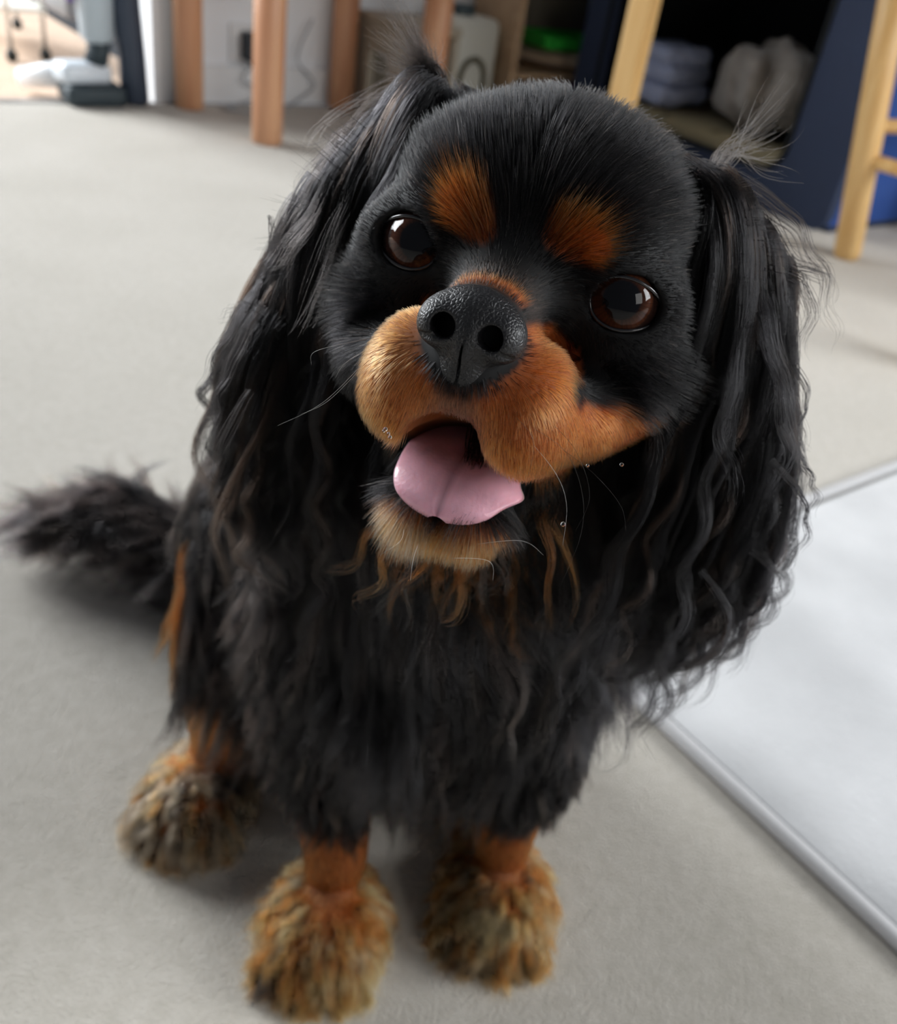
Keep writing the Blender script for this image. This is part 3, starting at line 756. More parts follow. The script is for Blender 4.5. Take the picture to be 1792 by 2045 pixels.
for sgn in (-1, 1):
    EC = EYES[sgn]; c = h2w(EC)
    g = np.array([0, 0, CAM_H]) - c; g /= np.linalg.norm(g)
    hl = HM @ np.array([.22 * sgn, 1, 0.02]); hl /= np.linalg.norm(hl)
    g = g * .75 + hl * .25; g /= np.linalg.norm(g)
    S, Q = uv_sphere(160, 100)
    zax = g; xax = np.cross([0, 0, 1.0], zax); xax /= np.linalg.norm(xax); yax = np.cross(zax, xax)
    ang = np.degrees(np.arccos(np.clip(S[:, 2], -1, 1))); az = np.arctan2(S[:, 1], S[:, 0])
    R_ = EYE_R / 100 * (1 + .045 * (1 - sstep(26, 48, ang)))
    V = c + (S * R_[:, None]) @ np.stack([xax, yax, zax])
    streak = .5 + .5 * np.sin(az * 37 + 3 * np.sin(az * 11)) * np.sin(az * 23)
    iris = np.array([.036, .012, .006]) * (0.55 + .7 * streak)[:, None] * (0.6 + .9 * sstep(24, 40, ang))[:, None]
    w = sstep(23, 27, ang)[:, None]; colr = np.array([.003, .003, .004]) * (1 - w) + iris * w
    w = sstep(43, 48, ang)[:, None]; colr = colr * (1 - w) + np.array([.018, .008, .006]) * w
    w = sstep(52, 66, ang)[:, None]; colr = colr * (1 - w) + np.array([.02, .011, .010]) * w
    # close the poles with triangles as quads with a doubled corner left out: use from_pydata for the caps
    nu = 160; nv_ = 100; faces = [tuple(q) for q in Q]
    faces += [(0, 1 + i, 1 + (i + 1) % nu) for i in range(nu)]
    last = len(S) - 1; b0 = 1 + (nv_ - 2) * nu
    faces += [(last, b0 + (i + 1) % nu, b0 + i) for i in range(nu)]
    eo = pydata('eye', V, faces, M_EYE, dog, True)
    at_ = eo.data.color_attributes.new('fur_color', 'FLOAT_COLOR', 'POINT'); at_.data.foreach_set('color', np.c_[colr, np.ones(len(colr))].astype(np.float32).ravel())
    eo['label'] = 'dark brown glossy eye'
    ring = []
    for k in range(72):
        a = 2 * math.pi * k / 72
        x = .22 + .98 * math.cos(a); z = -.05 + (.66 if math.sin(a) > 0 else .71) * math.sin(a) * (1 - .12 * math.cos(a))
        y = math.sqrt(max((EYE_R + .045) ** 2 - x * x - z * z, .05))
        ring.append(h2w((EC[0] + sgn * x, EC[1] + y, EC[2] + z)))
    ring.append(ring[0]); ring.append(ring[1])
    tube('eyelid_rim', ring, .0005, M_LID, eo, 10)

# tongue
M_TONGUE = attr_mat('tongue', .38, .35, .5, .35, (900, .35, .0004))
ctr = np.array([(0, -2.2, -5.0), (0, -1.2, -5.15), (0, -.2, -5.35), (0, .8, -5.62), (0, 1.55, -5.92), (0, 2.05, -6.4), (0, 2.2, -6.85)])
tt = np.linspace(0, 1, 60); ci = np.linspace(0, 1, len(ctr))
path = np.stack([np.interp(tt, ci, ctr[:, i]) for i in range(3)], 1)
for _ in range(6): path[1:-1] = (path[:-2] + 2 * path[1:-1] + path[2:]) / 4
V, C_, NA = [], [], 49
for i, t in enumerate(tt):
    hw = 1.70 * (1 + .06 * math.sin(t * 5)) * math.sqrt(max(1 - max((t - .66) / .345, 0) ** 2, 0.0004))
    T = path[min(i + 1, 59)] - path[max(i - 1, 0)]; T /= np.linalg.norm(T); N = np.cross([1.0, 0, 0], T); 
    if N[2] < 0: N = -N
    for j in range(NA):
        a = -math.pi + 2 * math.pi * j / (NA - 1) if False else 2 * math.pi * j / (NA - 1)
        s = math.cos(a); top = math.sin(a)
        th = .26 * top * (1 - .2 * max(t - .75, 0) * 4 * .8)
        if top > 0:
            th += -.05 * math.exp(-(s / .07) ** 2) - .05 * s * s
        lobe = .38 * math.exp(-((t - .60) / .10) ** 2) * (s > 0) * s
        p = path[i] + np.array([1.0, 0, 0]) * s * (hw + lobe) + N * th
        p = p + np.array([0, 0, 1.0]) * (-.10 * s * s)
        V.append(p)
        base_ = np.array([.76, .41, .50]) * (1 - .15 * hash_noise(np.array([p]), 5, 2)[0])
        edge = sstep(.8, 1.0, np.array([abs(s)]))[0] + sstep(.86, 1.0, np.array([t]))[0]
        c3 = base_ * (1 - .35 * min(edge, 1)) + np.array([.66, .24, .30]) * .35 * min(edge, 1)
        c3 = c3 * (1 - .30 * math.exp(-(s / .03) ** 2) * (top > 0))
        C_.append(c3)
V = h2w(np.array(V)); F = []
for i in range(59):
    for j in range(NA - 1):
        F.append((i * NA + j, i * NA + j + 1, (i + 1) * NA + j + 1, (i + 1) * NA + j))
to = mesh_np('tongue', V, np.array(F), M_TONGUE, dog, np.array(C_)); to['label'] = 'pink tongue hanging over the lower lip'

# ------------------------------------------------------------------ fur
def pix(px, py, depth):
    """world point seen at a photograph pixel at a given distance along the view axis"""
    return np.array([0, 0, CAM_H]) + depth * (fwd + (px - W_PX / 2) / FPX * RGT - (py - H_PX / 2) / FPX * UPV)
def nrm(a): return a / (np.linalg.norm(a, axis=-1, keepdims=True) + 1e-12)
def hair_mat(name, rough=.28, radial=.5, coat=0.0, ior=1.28):
    m = bpy.data.materials.new(name); m.use_nodes = True
    nt = m.node_tree; nt.nodes.remove(nt.nodes['Principled BSDF'])
    hb = nt.nodes.new('ShaderNodeBsdfHairPrincipled'); hb.parametrization = 'COLOR'
    a = nt.nodes.new('ShaderNodeAttribute'); a.attribute_name = 'fur_color'
    nt.links.new(a.outputs['Color'], hb.inputs['Color'])
    hb.inputs['Roughness'].default_value = rough; hb.inputs['Radial Roughness'].default_value = radial
    hb.inputs['Coat'].default_value = coat; hb.inputs['IOR'].default_value = ior
    hb.inputs['Random Roughness'].default_value = .1
    nt.links.new(hb.outputs[0], nt.nodes['Material Output'].inputs['Surface'])
    return m
M_SHORT = hair_mat('short_fur', .30, .45, 0, 1.22); M_LONG = hair_mat('long_fur', .20, .35, 0, 1.27); M_WHISK = hair_mat('whisker', .3, .4)

def curves(name, P, R, Ccol, m, parent=dog):
    """P (n,k,3) strands; R (n,k) radii; Ccol (n,k,3)"""
    n, k = P.shape[:2]
    cv = bpy.data.hair_curves.new(name); cv.add_curves([k] * n)
    cv.attributes['position'].data.foreach_set('vector', np.ascontiguousarray(P, np.float32).ravel())
    ra = cv.attributes.get('radius') or cv.attributes.new('radius', 'FLOAT', 'POINT')
    ra.data.foreach_set('value', np.ascontiguousarray(R, np.float32).ravel())
    ca = cv.attributes.new('fur_color', 'FLOAT_COLOR', 'POINT')
    ca.data.foreach_set('color', np.ascontiguousarray(np.concatenate([Ccol, np.ones((n, k, 1))], -1), np.float32).ravel())
    cv.materials.append(m)
    o = bpy.data.objects.new(name, cv); COL.objects.link(o)
    if parent is not None: o.parent = parent
    return o

# surface samples
TRI = np.concatenate([DF[:, [0, 1, 2]], DF[:, [0, 2, 3]]])
A_ = DV[TRI[:, 0]]; B_ = DV[TRI[:, 1]]; C__ = DV[TRI[:, 2]]
TA = np.linalg.norm(np.cross(B_ - A_, C__ - A_), axis=1) / 2
CEN = (A_ + B_ + C__) / 3
def mind(P, prims, hs=False):
    Q = w2h(P) if hs else P
    return np.min([sd(p, Q) for p in prims], 0) * (.01 if hs else 1)
dg = np.stack([mind(CEN, HEAD, True), mind(CEN, EAR_L), mind(CEN, EAR_R), mind(CEN, BODY), mind(CEN, LEGS), mind(CEN, TAIL)], 1)
REG = dg.argmin(1)                                        # 0 head 1 left ear 2 right ear 3 body 4 legs 5 tail
def sample(density, mask):
    """random surface points with per-triangle density (per square cm)"""
    w = TA * 1e4 * density * mask; n = rng.poisson(w); idx = np.repeat(np.arange(len(TA)), n)
    r1 = np.sqrt(rng.random(len(idx))); r2 = rng.random(len(idx))
    P = A_[idx] * (1 - r1)[:, None] + B_[idx] * (r1 * (1 - r2))[:, None] + C__[idx] * (r1 * r2)[:, None]
    return P, grad(P), idx
def grow(P0, D0, L, k, target, bend, collide=True, off=.0006):
    n = len(P0); out = np.zeros((n, k, 3)); out[:, 0] = P0; p = P0.copy(); d = D0.copy(); st = (L / (k - 1))[:, None]
    bend = np.broadcast_to(np.asarray(bend, float), (n,))[:, None]
    for i in range(1, k):
        p = p + d * st
        if collide:
            s = field(p); hit = s < off
            if hit.any():
                p[hit] += grad(p[hit]) * (off - s[hit])[:, None]
        p[:, 2] = np.maximum(p[:, 2], .001)
        out[:, i] = p
        d = nrm(nrm(p - out[:, i - 1]) * .6 + d * .4); d = nrm(d + bend * target)
    return out
def frames(Pt):
    T = nrm(np.gradient(Pt, axis=1)); ref = nrm(rng.normal(size=(len(Pt), 1, 3))); u = nrm(np.cross(T, ref)); v = np.cross(T, u); return T, u, v
def curl(Pt, amp, wl, start, L, plane=.5):
    """wave the strands: amp and wavelength per strand, growing after 'start' of the length"""
    n, k = Pt.shape[:2]; t = np.linspace(0, 1, k)[None, :, None]
    T, u, v = frames(Pt); ph = rng.uniform(0, 6.28, (n, 1, 1)); cyc = (L / wl)[:, None, None]
    ramp = np.clip((t - start[:, None, None]) / (1 - start[:, None, None] + 1e-6), 0, 1) ** .7
    a = amp[:, None, None] * ramp
    w = ph + 6.283 * cyc * t * (1 + .25 * t) + rng.uniform(.3, 1.6, (n, 1, 1)) * np.sin(rng.uniform(3, 9, (n, 1, 1)) * t + rng.uniform(0, 6.28, (n, 1, 1)))
    return Pt + a * (np.cos(w) * u + plane * np.sin(w) * v) - a * (np.cos(ph) * u + plane * np.sin(ph) * v) * (1 - t)
def resample(Pt, frac):
    """keep the first frac of each strand"""
    n, k = Pt.shape[:2]; s = np.linspace(0, 1, k)[None, :] * frac[:, None] * (k - 1); i = np.minimum(s.astype(int), k - 2); f = (s - i)[..., None]
    r = np.arange(n)[:, None]; return Pt[r, i] * (1 - f) + Pt[r, i + 1] * f
def children(G, m, rad, clump, rough, gcol, cjit=.25, tipcol=None, shape=1.5, lenmin=.7):
    """m strands round each guide, drawing together towards the tip"""
    n, k = G.shape[:2]; idx = np.repeat(np.arange(n), m); B = G[idx]
    T, u, v = frames(G); u, v = u[idx][:, :1], v[idx][:, :1]
    rr = np.sqrt(rng.random(len(idx))) * np.repeat(np.broadcast_to(rad, (n,)), m); an = rng.uniform(0, 6.28, len(idx))
    off = (np.cos(an) * rr)[:, None, None] * u + (np.sin(an) * rr)[:, None, None] * v
    t = np.linspace(0, 1, k)[None, :, None]
    P = B + off * (1 - np.repeat(np.broadcast_to(clump, (n,)), m)[:, None, None] * t ** (1 / shape))
    w = rng.normal(size=(len(idx), 1, 3)) * rough; w2 = rng.normal(size=(len(idx), 1, 3)) * rough
    P = P + w * t ** 1.5 + w2 * np.sin(t * 6.28) * .5
    P = resample(P, rng.uniform(lenmin, 1.0, len(idx)))
    c = gcol[idx] * rng.uniform(1 - cjit, 1 + cjit, (len(idx), 1))
    Cc = np.repeat(c[:, None], k, 1)
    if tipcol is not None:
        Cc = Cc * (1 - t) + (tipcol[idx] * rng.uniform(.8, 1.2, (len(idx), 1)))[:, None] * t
    return P, Cc
def taper(n, k, r, tip=.25, jit=.3):
    t = np.linspace(0, 1, k)[None]; return r * rng.uniform(1 - jit, 1 + jit, (n, 1)) * (1 - (1 - tip) * t ** 2)

# ---- short fur of the face and skull
hC = w2h(CEN)
inner_m = np.sqrt((hC[:, 0] / 1.85) ** 2 + ((hC[:, 1] - 1.0) / 3.0) ** 2 + ((hC[:, 2] + 5.35) / .98) ** 2) > 1.14
inner_m &= ~((np.abs(hC[:, 0]) < 1.75) & (hC[:, 1] < 2.9) & (hC[:, 2] > -6.3) & (hC[:, 2] < -3.6))
inner_m &= ~((np.min([sd(p, hC) for p in MOUTH], 0) < .06) & (hC[:, 1] < 3.5))
cavity = (np.abs(hC[:, 0]) < 2.0) & (hC[:, 2] > -6.5) & (hC[:, 2] < -3.0) & (hC[:, 1] > -4)
nose_m = ~((np.sqrt((hC[:, 0] / 1.18) ** 2 + ((hC[:, 2] + 1.45) / 1.02) ** 2) < 1) & (hC[:, 1] > 3.2))
eye_m = np.ones(len(CEN), bool)
for s in (-1, 1):
    e = hC - EYES[s]; eye_m &= np.linalg.norm(e, axis=1) > EYE_R + .14
base_m = (REG == 0) & inner_m & nose_m & eye_m & (CEN[:, 1] < .36)
front = sstep(-1.5, 1.5, hC[:, 1])
P, N, ix = sample(150 + 330 * front, base_m)
h = w2h(P); Nh = nrm(N @ HM)
fl = h - np.array([0, 5.4, -1.2]); fl = nrm(fl)
fl[:, 2] -= .75 * sstep(-1.8, -3.2, h[:, 2]) * sstep(-1, 1, h[:, 1])
fl[:, 0] += .12 * np.sign(h[:, 0]) * sstep(1, 3, h[:, 2])
swirl = np.stack([hash_noise(h, .9, 20 + i) for i in range(3)], 1)
fl = nrm(fl + .22 * swirl)
ft = nrm(fl - Nh * (fl * Nh).sum(1, keepdims=True))
spot, muz, chin, _ = head_masks(P)
lift = .26 + .25 * sstep(4.2, 5.2, np.abs(h[:, 0])) + .06 * sstep(0, 4, h[:, 2]) + .28 * spot
mz = np.maximum(muz, sstep(1.2, 2.2, h[:, 1]))
L = 1.15 + .25 * hash_noise(h, .8, 31)
L = L + 1.0 * sstep(2.0, 5.0, h[:, 2]) * sstep(0, -4, h[:, 1]) + 1.6 * sstep(3.9, 5.2, np.abs(h[:, 0])) * sstep(-4, -1, h[:, 2]) * sstep(0, -1.5, h[:, 1])
L = L * (1 - mz) + .44 * mz; L = L * (1 - spot) + .85 * spot
L += .30 * sstep(-3.6, -4.8, h[:, 2]) * mz
L = L * (1 - chin) + (.95 + .3 * hash_noise(h, 1.5, 37)) * chin
for s in (-1, 1):
    de = np.linalg.norm(h - EYES[s], axis=1); L *= .28 + .72 * sstep(1.35, 2.6, de)
L *= rng.uniform(.65, 1.15, len(L))
D0 = nrm(ft + lift[:, None] * Nh + .07 * rng.normal(size=P.shape))
k = 5
tgt = nrm(ft @ HM.T + np.array([0, 0, -.25]))
S = grow(P - N * .0004, D0 @ HM.T, L / 100, k, tgt, .22, False)
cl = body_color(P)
tanw = np.maximum(np.maximum(muz, spot), chin)
sp = rng.random(len(P))
jit = rng.uniform(.5, 1.45, (len(P), 1))
cl = cl * jit
dk = (sp < .12) & (tanw > .5); cl[dk] *= .3
wh = (chin > .5) & (rng.random(len(P)) < .30 + .25 * (h[:, 0] < -.3)); cl[wh] = np.array([.50, .38, .30]) * rng.uniform(.5, 1.1, (wh.sum(), 1))
gl = (sp > .93) & (tanw < .3); cl[gl] = SOOT * rng.uniform(.6, 1.6, (gl.sum(), 1))
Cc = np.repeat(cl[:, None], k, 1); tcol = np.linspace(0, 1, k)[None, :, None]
Cc = Cc * (1 + tanw[:, None, None] * (-.5 + .95 * tcol))  # fur self-shadow painted into tan strands: darker roots, brighter tips
rad = np.where(mz > .5, .000072, .00008)
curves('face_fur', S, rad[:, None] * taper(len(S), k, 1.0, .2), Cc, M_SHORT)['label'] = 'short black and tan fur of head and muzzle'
NSTR = len(S)

# ---- ears
def ear(region, prims, name, sgn, endz, prof, m=70):
    global NSTR
    prox = (mind(CEN, prims) < .004) | ((REG == 0) & (mind(CEN, prims[:1]) < .010) & (hC[:, 1] < -2.4) & (hC[:, 2] > .5) & (hC[:, 0] * sgn > 3.4))
    prox &= CEN[:, 2] > endz + .015
    prox &= (hC[:, 0] * sgn > 3.3) | (hC[:, 2] < .5)
    NC = grad(CEN); prox &= (NC[:, 0] * sgn > -.35) & (hC[:, 1] < -1.8 + 2.5 * sstep(.40, .36, CEN[:, 2]))
    up = sstep(endz, .44, CEN[:, 2])
    P, N, ix = sample(3.0 + 2.0 * up, prox)
    n = len(P)
    L = np.clip(P[:, 2] - endz + rng.normal(0, .014, n), .035, .18) * rng.uniform(.85, 1.12, n)
    sw_ = np.stack([hash_noise(P, 60, 70 + i) for i in range(3)], 1)
    out = np.stack([np.full(n, sgn * .22), np.full(n, -.10), np.full(n, -1.0)], 1) + .07 * rng.normal(size=(n, 3)) + .25 * sw_
    D0 = nrm(N * .45 + nrm(out) * .9)
    k = 32
    tg = nrm(np.array([[sgn * .02, -.02, -1.0]]) + .09 * rng.normal(size=(n, 3)) + .22 * sw_)
    G = grow(P, D0, L, k, tg, .34, True, .0012)
    lim = np.interp(G[..., 2], prof[0], prof[1]) * rng.uniform(.76, 1.08, (n, 1)); xx = G[..., 0] * sgn; over = np.maximum(xx - (lim - .006), 0)
    G[..., 0] = sgn * (xx - over + .010 * (1 - np.exp(-over / .014)))
    amp = rng.uniform(.0016, .0058, n) * sstep(.03, .09, L); wl = rng.uniform(.026, .06, n)
    start = np.clip(.035 / L, .05, .5) * rng.uniform(.6, 1.2, n)
    G = curl(G, amp, wl, start, L, .7)
    gh = w2h(G.reshape(-1, 3)).reshape(n, k, 3); hx = gh[..., 0] * sgn
    bad = ((hx < 4.05) & (gh[..., 2] > -2.0) & (gh[..., 1] > -2.4)) | ((hx < 3.8) & (gh[..., 2] > -4.5) & (gh[..., 1] > -1.5)) | ((hx < 2.6) & (gh[..., 2] > -9.5) & (gh[..., 1] > -1.0))
    keep = ~bad.any(1); G = G[keep]; n = len(G)
    gc = np.tile(BLACK, (n, 1)) * rng.uniform(.7, 1.5, (n, 1)); br = rng.random(n) < .12
    gc[br] = np.array([.018, .011, .008]) * rng.uniform(.6, 1.4, (br.sum(), 1))
    S, Cc = children(G, m, rng.uniform(.002, .005, n), rng.uniform(.6, .93, n), .0010, gc, .3, gc * 1.3, 1.3, .72)
    curves(name, S, taper(len(S), k, .00007, .2), Cc, M_LONG)['label'] = 'long wavy black hair hanging from the ear'
    NSTR += len(S)
ear(2, EAR_R, 'ear_fringe', 1, .272, ([.25, .28, .31, .35, .38, .42, .45], [.088, .110, .124, .114, .110, .098, .072]))
ear(1, EAR_L, 'ear_fringe', -1, .290, ([.26, .279, .303, .345, .38, .415, .45], [.05, .067, .088, .090, .080, .066, .045]))

# ---- body, legs, tail
def coat(name, mask, dens, Lf, dirf, m, rad, clump, amp, wl, colf, k=16, bend=.25, rough=.001, r=.00009, tip=1.25, shape=1.4, lab=None):
    global NSTR
    P, N, ix = sample(dens, mask); n = len(P)
    L = Lf(P) * rng.uniform(.75, 1.2, n); d, tg = dirf(P, N)
    G = grow(P - N * .001, d, L, k, tg, bend, True, .0008)
    if amp > 0: G = curl(G, rng.uniform(.3, 1.0, n) * amp, rng.uniform(.8, 1.3, n) * wl, np.full(n, .15), L, .5)
    G[..., 2] = np.maximum(G[..., 2], .0008)
    gc = colf(P, G)
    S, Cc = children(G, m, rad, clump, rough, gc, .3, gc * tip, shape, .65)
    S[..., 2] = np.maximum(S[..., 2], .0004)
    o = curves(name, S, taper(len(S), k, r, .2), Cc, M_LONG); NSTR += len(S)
    if lab: o['label'] = lab
    return o
def tangent(v, N): v = v - N * (v * N).sum(1, keepdims=True); return nrm(v)
def black_mix(P, G):
    n = len(P); c = np.tile(BLACK, (n, 1)) * rng.uniform(.7, 1.6, (n, 1)); q = rng.random(n)
    c[q < .10] = np.array([.014, .010, .009]); c[q > .965] = np.array([.05, .038, .03])
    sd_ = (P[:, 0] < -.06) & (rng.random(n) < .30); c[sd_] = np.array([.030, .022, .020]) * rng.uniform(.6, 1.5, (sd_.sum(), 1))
    th_ = np.exp(-(((P[:, 0] + .135) / .03) ** 2 + ((P[:, 1] - .405) / .03) ** 2 + ((P[:, 2] - .145) / .035) ** 2)) > .45
    c[th_] = RUST * .6 * rng.uniform(.6, 1.2, (th_.sum(), 1)); return c
vis = (CEN[:, 1] < .60)
def chest_dir(P, N):
    g = np.tile([0, -.12, -1.0], (len(P), 1)) + .10 * rng.normal(size=P.shape) + .42 * np.stack([hash_noise(P, 45, 50 + i) for i in range(3)], 1)
    t = tangent(g, N); return nrm(t + .30 * N), nrm(g + .10 * N)
hock = (CEN[:, 2] < .115) & (CEN[:, 0] < -.085) & (CEN[:, 1] < .405)
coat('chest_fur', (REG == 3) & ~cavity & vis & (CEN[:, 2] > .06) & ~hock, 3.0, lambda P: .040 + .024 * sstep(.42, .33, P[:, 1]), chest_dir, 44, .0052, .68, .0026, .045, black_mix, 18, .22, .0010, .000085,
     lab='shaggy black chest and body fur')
def throat_col(P, G):
    n = len(P); c = np.array([TAN * .5, TAN * .28, SOOT, BLACK])[rng.choice(4, n, p=[.24, .30, .16, .30])]; return c * rng.uniform(.6, 1.2, (n, 1))
thr = ((REG == 3) | (REG == 0)) & (np.abs(hC[:, 0] - .4) < 1.7) & (hC[:, 2] < -6.2) & (hC[:, 2] > -11) & (hC[:, 1] < 0) & (hC[:, 1] > -6)
coat('throat_fur', thr, 4.0, lambda P: np.full(len(P), .045), chest_dir, 36, .0034, .8, .006, .045, throat_col, 18, .2, .0008, .00009, lab='tan tufts under the chin')
nk = (REG == 0) & ((CEN[:, 1] >= .325) | ((hC[:, 2] < -5) & (hC[:, 1] < -1.5)))
coat('neck_fur', nk & ~cavity, 3, lambda P: np.full(len(P), .03), chest_dir, 36, .004, .7, .0015, .03, black_mix, 12, .2, .001, .0001)
# upper legs
def leg_dir(P, N):
    g = np.tile([0, .10, -1.0], (len(P), 1)) + .2 * rng.normal(size=P.shape); t = tangent(g, N); return nrm(t + .45 * N), nrm(g + .1 * N)
coat('leg_fur', (REG == 4) & (CEN[:, 2] > .085) & ~hock, 3.2, lambda P: .022 + .012 * sstep(.1, .16, P[:, 2]), leg_dir, 36, .0035, .7, .0012, .03, black_mix, 12, .2, .001, .0001, lab='black feathering on the legs')
P, N, ix = sample(130, ((REG == 4) & (CEN[:, 2] <= .095) & (CEN[:, 2] > .018)) | (((REG == 4) | (REG == 3)) & hock & (CEN[:, 2] > .018))); n = len(P)
g = tangent(np.tile([0, -.15, -1.0], (n, 1)) + .1 * rng.normal(size=P.shape), N)
S = grow(P, nrm(g + .3 * N), rng.uniform(.004, .008, n), 5, g, .2, False); c = body_color(P) * rng.uniform(.6, 1.4, (n, 1))
curves('lower_leg_fur', S, taper(n, 5, .0001, .3), np.repeat(c[:, None], 5, 1), M_SHORT)['label'] = 'short rust fur of the lower legs'
def foot_dir(P, N):
    cs = np.array([(-.030, .289, .03), (.066, .324, .03), (-.126, .358, .03), (.052, .405, .03)])
    ci_ = ((P[:, None, :2] - cs[None, :, :2]) ** 2).sum(-1).argmin(1); r = P - cs[ci_]; r[:, 2] *= .3
    g = nrm(nrm(r) * .9 + np.array([0, -.35, -.55])) + .25 * rng.normal(size=P.shape); return nrm(g + .55 * N), nrm(np.array([0, -.1, -1.0]) + .6 * nrm(r))
def foot_col(P, G):
    n = len(P); BE = np.array([.44, .215, .092]); GR = np.array([.30, .20, .125])
    pal = np.array([PALE * .85, TAN * .75, BE * .9, BE * .45, np.array([.07, .036, .02]), BLACK * 4]); cum = np.cumsum([.30, .28, .22, .10, .07, .03]); q = np.clip(.5 + .32 * hash_noise(P, 160, 91) + .16 * rng.normal(size=n), 0, .999); c = pal[np.minimum(np.searchsorted(cum, q), 5)]
    hd = (P[:, 0] < -.085) & (rng.random(n) < .65); c[hd] = GR * rng.uniform(.35, 1.15, (hd.sum(), 1))
    return c * rng.uniform(.75, 1.25, (n, 1))
coat('foot_fur', (REG == 4) & (CEN[:, 2] < .038), 5.0, lambda P: .021 - .010 * sstep(.022, .038, P[:, 2]), foot_dir, 70, .0050, .66, .0022, .03, foot_col, 14, .24, .0014, .00009, 1.4, lab='shaggy tan and brown tufts on the feet')
def tail_dir(P, N):
    g = np.tile([-.8, .05, -.45], (len(P), 1)) + .35 * rng.normal(size=P.shape); return nrm(g + .7 * N), nrm(g)
coat('tail_fur', (REG == 5), 4.5, lambda P: .052 + 0 * P[:, 0], tail_dir, 40, .006, .42, .003, .05, black_mix, 14, .18, .0022, .0001, 2.2, lab='long black feathering of the tail')

# ---- hand-placed locks that break the outline (photograph pixel, distance)
LOCKS = []
def lock(pts, cnt, rad, clump=.7, amp=.0, wl=.04, col=None, spread=.0012, tip=1.2):
    Q = np.array([pix(*q) for q in pts]); ts = np.linspace(0, len(Q) - 1, 32); out = []
    for t in ts:
        i = min(int(t), len(Q) - 2); f = t - i; p0, p1, p2, p3 = Q[max(i - 1, 0)], Q[i], Q[i + 1], Q[min(i + 2, len(Q) - 1)]
        out.append(.5 * ((2 * p1) + (p2 - p0) * f + (2 * p0 - 5 * p1 + 4 * p2 - p3) * f * f + (3 * p1 - p0 - 3 * p2 + p3) * f ** 3))
    G = np.array([out]); c = np.array([BLACK if col is None else col])
    if amp: G = curl(G, np.array([amp]), np.array([wl]), np.array([.2]), np.array([.1]), .6)
    LOCKS.append(children(G, cnt, rad, clump, spread, c, .4, c * tip, 1.5, .6))
DB = np.array([.008, .0065, .006])
# tuft standing up at the left ear, sweeping hair beside it
for (ex, ey), cnt in (((790, 5), 120), ((760, 40), 60), ((745, 75), 60), ((775, 110), 90), ((820, 60), 150), ((740, 120), 40), ((845, 90), 160), ((830, 120), 160)):
    lock([(890, 215, .285), (860, 150, .284), ((860 + ex) / 2 + 6, (150 + ey) / 2 + 8, .283), (ex, ey, .282)], cnt, .0028, .45, col=DB, spread=.0022)
for pts, cnt in (([(880, 190, .288), (800, 175, .286), (730, 195, .284), (660, 240, .282), (615, 300, .28)], 34), ([(870, 200, .286), (780, 215, .284), (690, 270, .282), (620, 340, .28), (590, 400, .28)], 60),
                 ([(860, 215, .284), (770, 240, .282), (680, 310, .28), (620, 380, .278), (570, 480, .278)], 70), ([(850, 230, .282), (740, 280, .28), (660, 370, .277), (600, 470, .275), (545, 540, .276)], 80),
                 ([(840, 240, .28), (760, 320, .276), (690, 430, .274), (650, 560, .272), (600, 660, .272)], 80), ([(870, 195, .287), (760, 200, .285), (660, 285, .283), (580, 292, .282)], 16)):
    lock(pts, cnt, .0042, .55, .0008, .05, DB * 1.2, .0018)
# tuft at the right ear base
for (ex, ey), cnt in (((1605, 110), 9), ((1570, 190), 10), ((1590, 205), 9), ((1585, 250), 10), ((1560, 120), 5), ((1600, 300), 8), ((1580, 345), 8)):
    lock([(1425, 345, .275), (1460, 300, .276), ((1460 + ex) / 2, (300 + ey) / 2 + 10, .277), (ex, ey, .28)], cnt, .0026, .3, col=np.array([.022, .020, .019]), spread=.003)
for pts, cnt in (([(1440, 350, .272), (1520, 390, .272), (1590, 450, .273), (1640, 540, .275), (1660, 640, .276), (1664, 720, .277)], 26), ([(1440, 360, .272), (1500, 410, .27), (1555, 490, .27), (1610, 540, .272), (1655, 545, .275), (1650, 620, .276)], 40),
                 ([(1435, 360, .27), (1480, 430, .268), (1530, 520, .268), (1600, 570, .27), (1610, 640, .272), (1595, 720, .273)], 60), ([(1430, 360, .27), (1450, 470, .266), (1440, 600, .263), (1380, 720, .262), (1330, 850, .262), (1320, 960, .263)], 90),
                 ([(1440, 370, .268), (1480, 500, .264), (1490, 640, .262), (1460, 780, .261), (1450, 900, .262), (1480, 1000, .263)], 90), ([(1445, 380, .268), (1500, 520, .266), (1540, 660, .264), (1570, 780, .264), (1590, 880, .266), (1560, 980, .268)], 80),
                 ([(1430, 400, .268), (1420, 540, .263), (1390, 650, .26), (1330, 760, .26), (1300, 880, .262), (1290, 1000, .264)], 80)):
    lock(pts, cnt, .0046, .6, .0018, .035, BLACK * 1.3, .0014)
# ringlets under the right ear
for pts, cnt in (([(1400, 1140, .292), (1440, 1190, .292), (1462, 1240, .292), (1440, 1290, .292), (1390, 1325, .292), (1330, 1335, .292)], 18), ([(1500, 1100, .292), (1540, 1130, .292), (1560, 1170, .292), (1520, 1195, .292)], 14),
                 ([(1540, 920, .28), (1600, 990, .282), (1608, 1070, .284), (1575, 1130, .285)], 26), ([(1560, 850, .278), (1610, 930, .28), (1625, 990, .281), (1612, 1060, .282)], 22),
                 ([(1560, 700, .28), (1612, 780, .281), (1600, 860, .282), (1612, 900, .282)], 18)):
    lock(pts, cnt, .0013, .7, .0012, .03, BLACK * 1.2, .001)
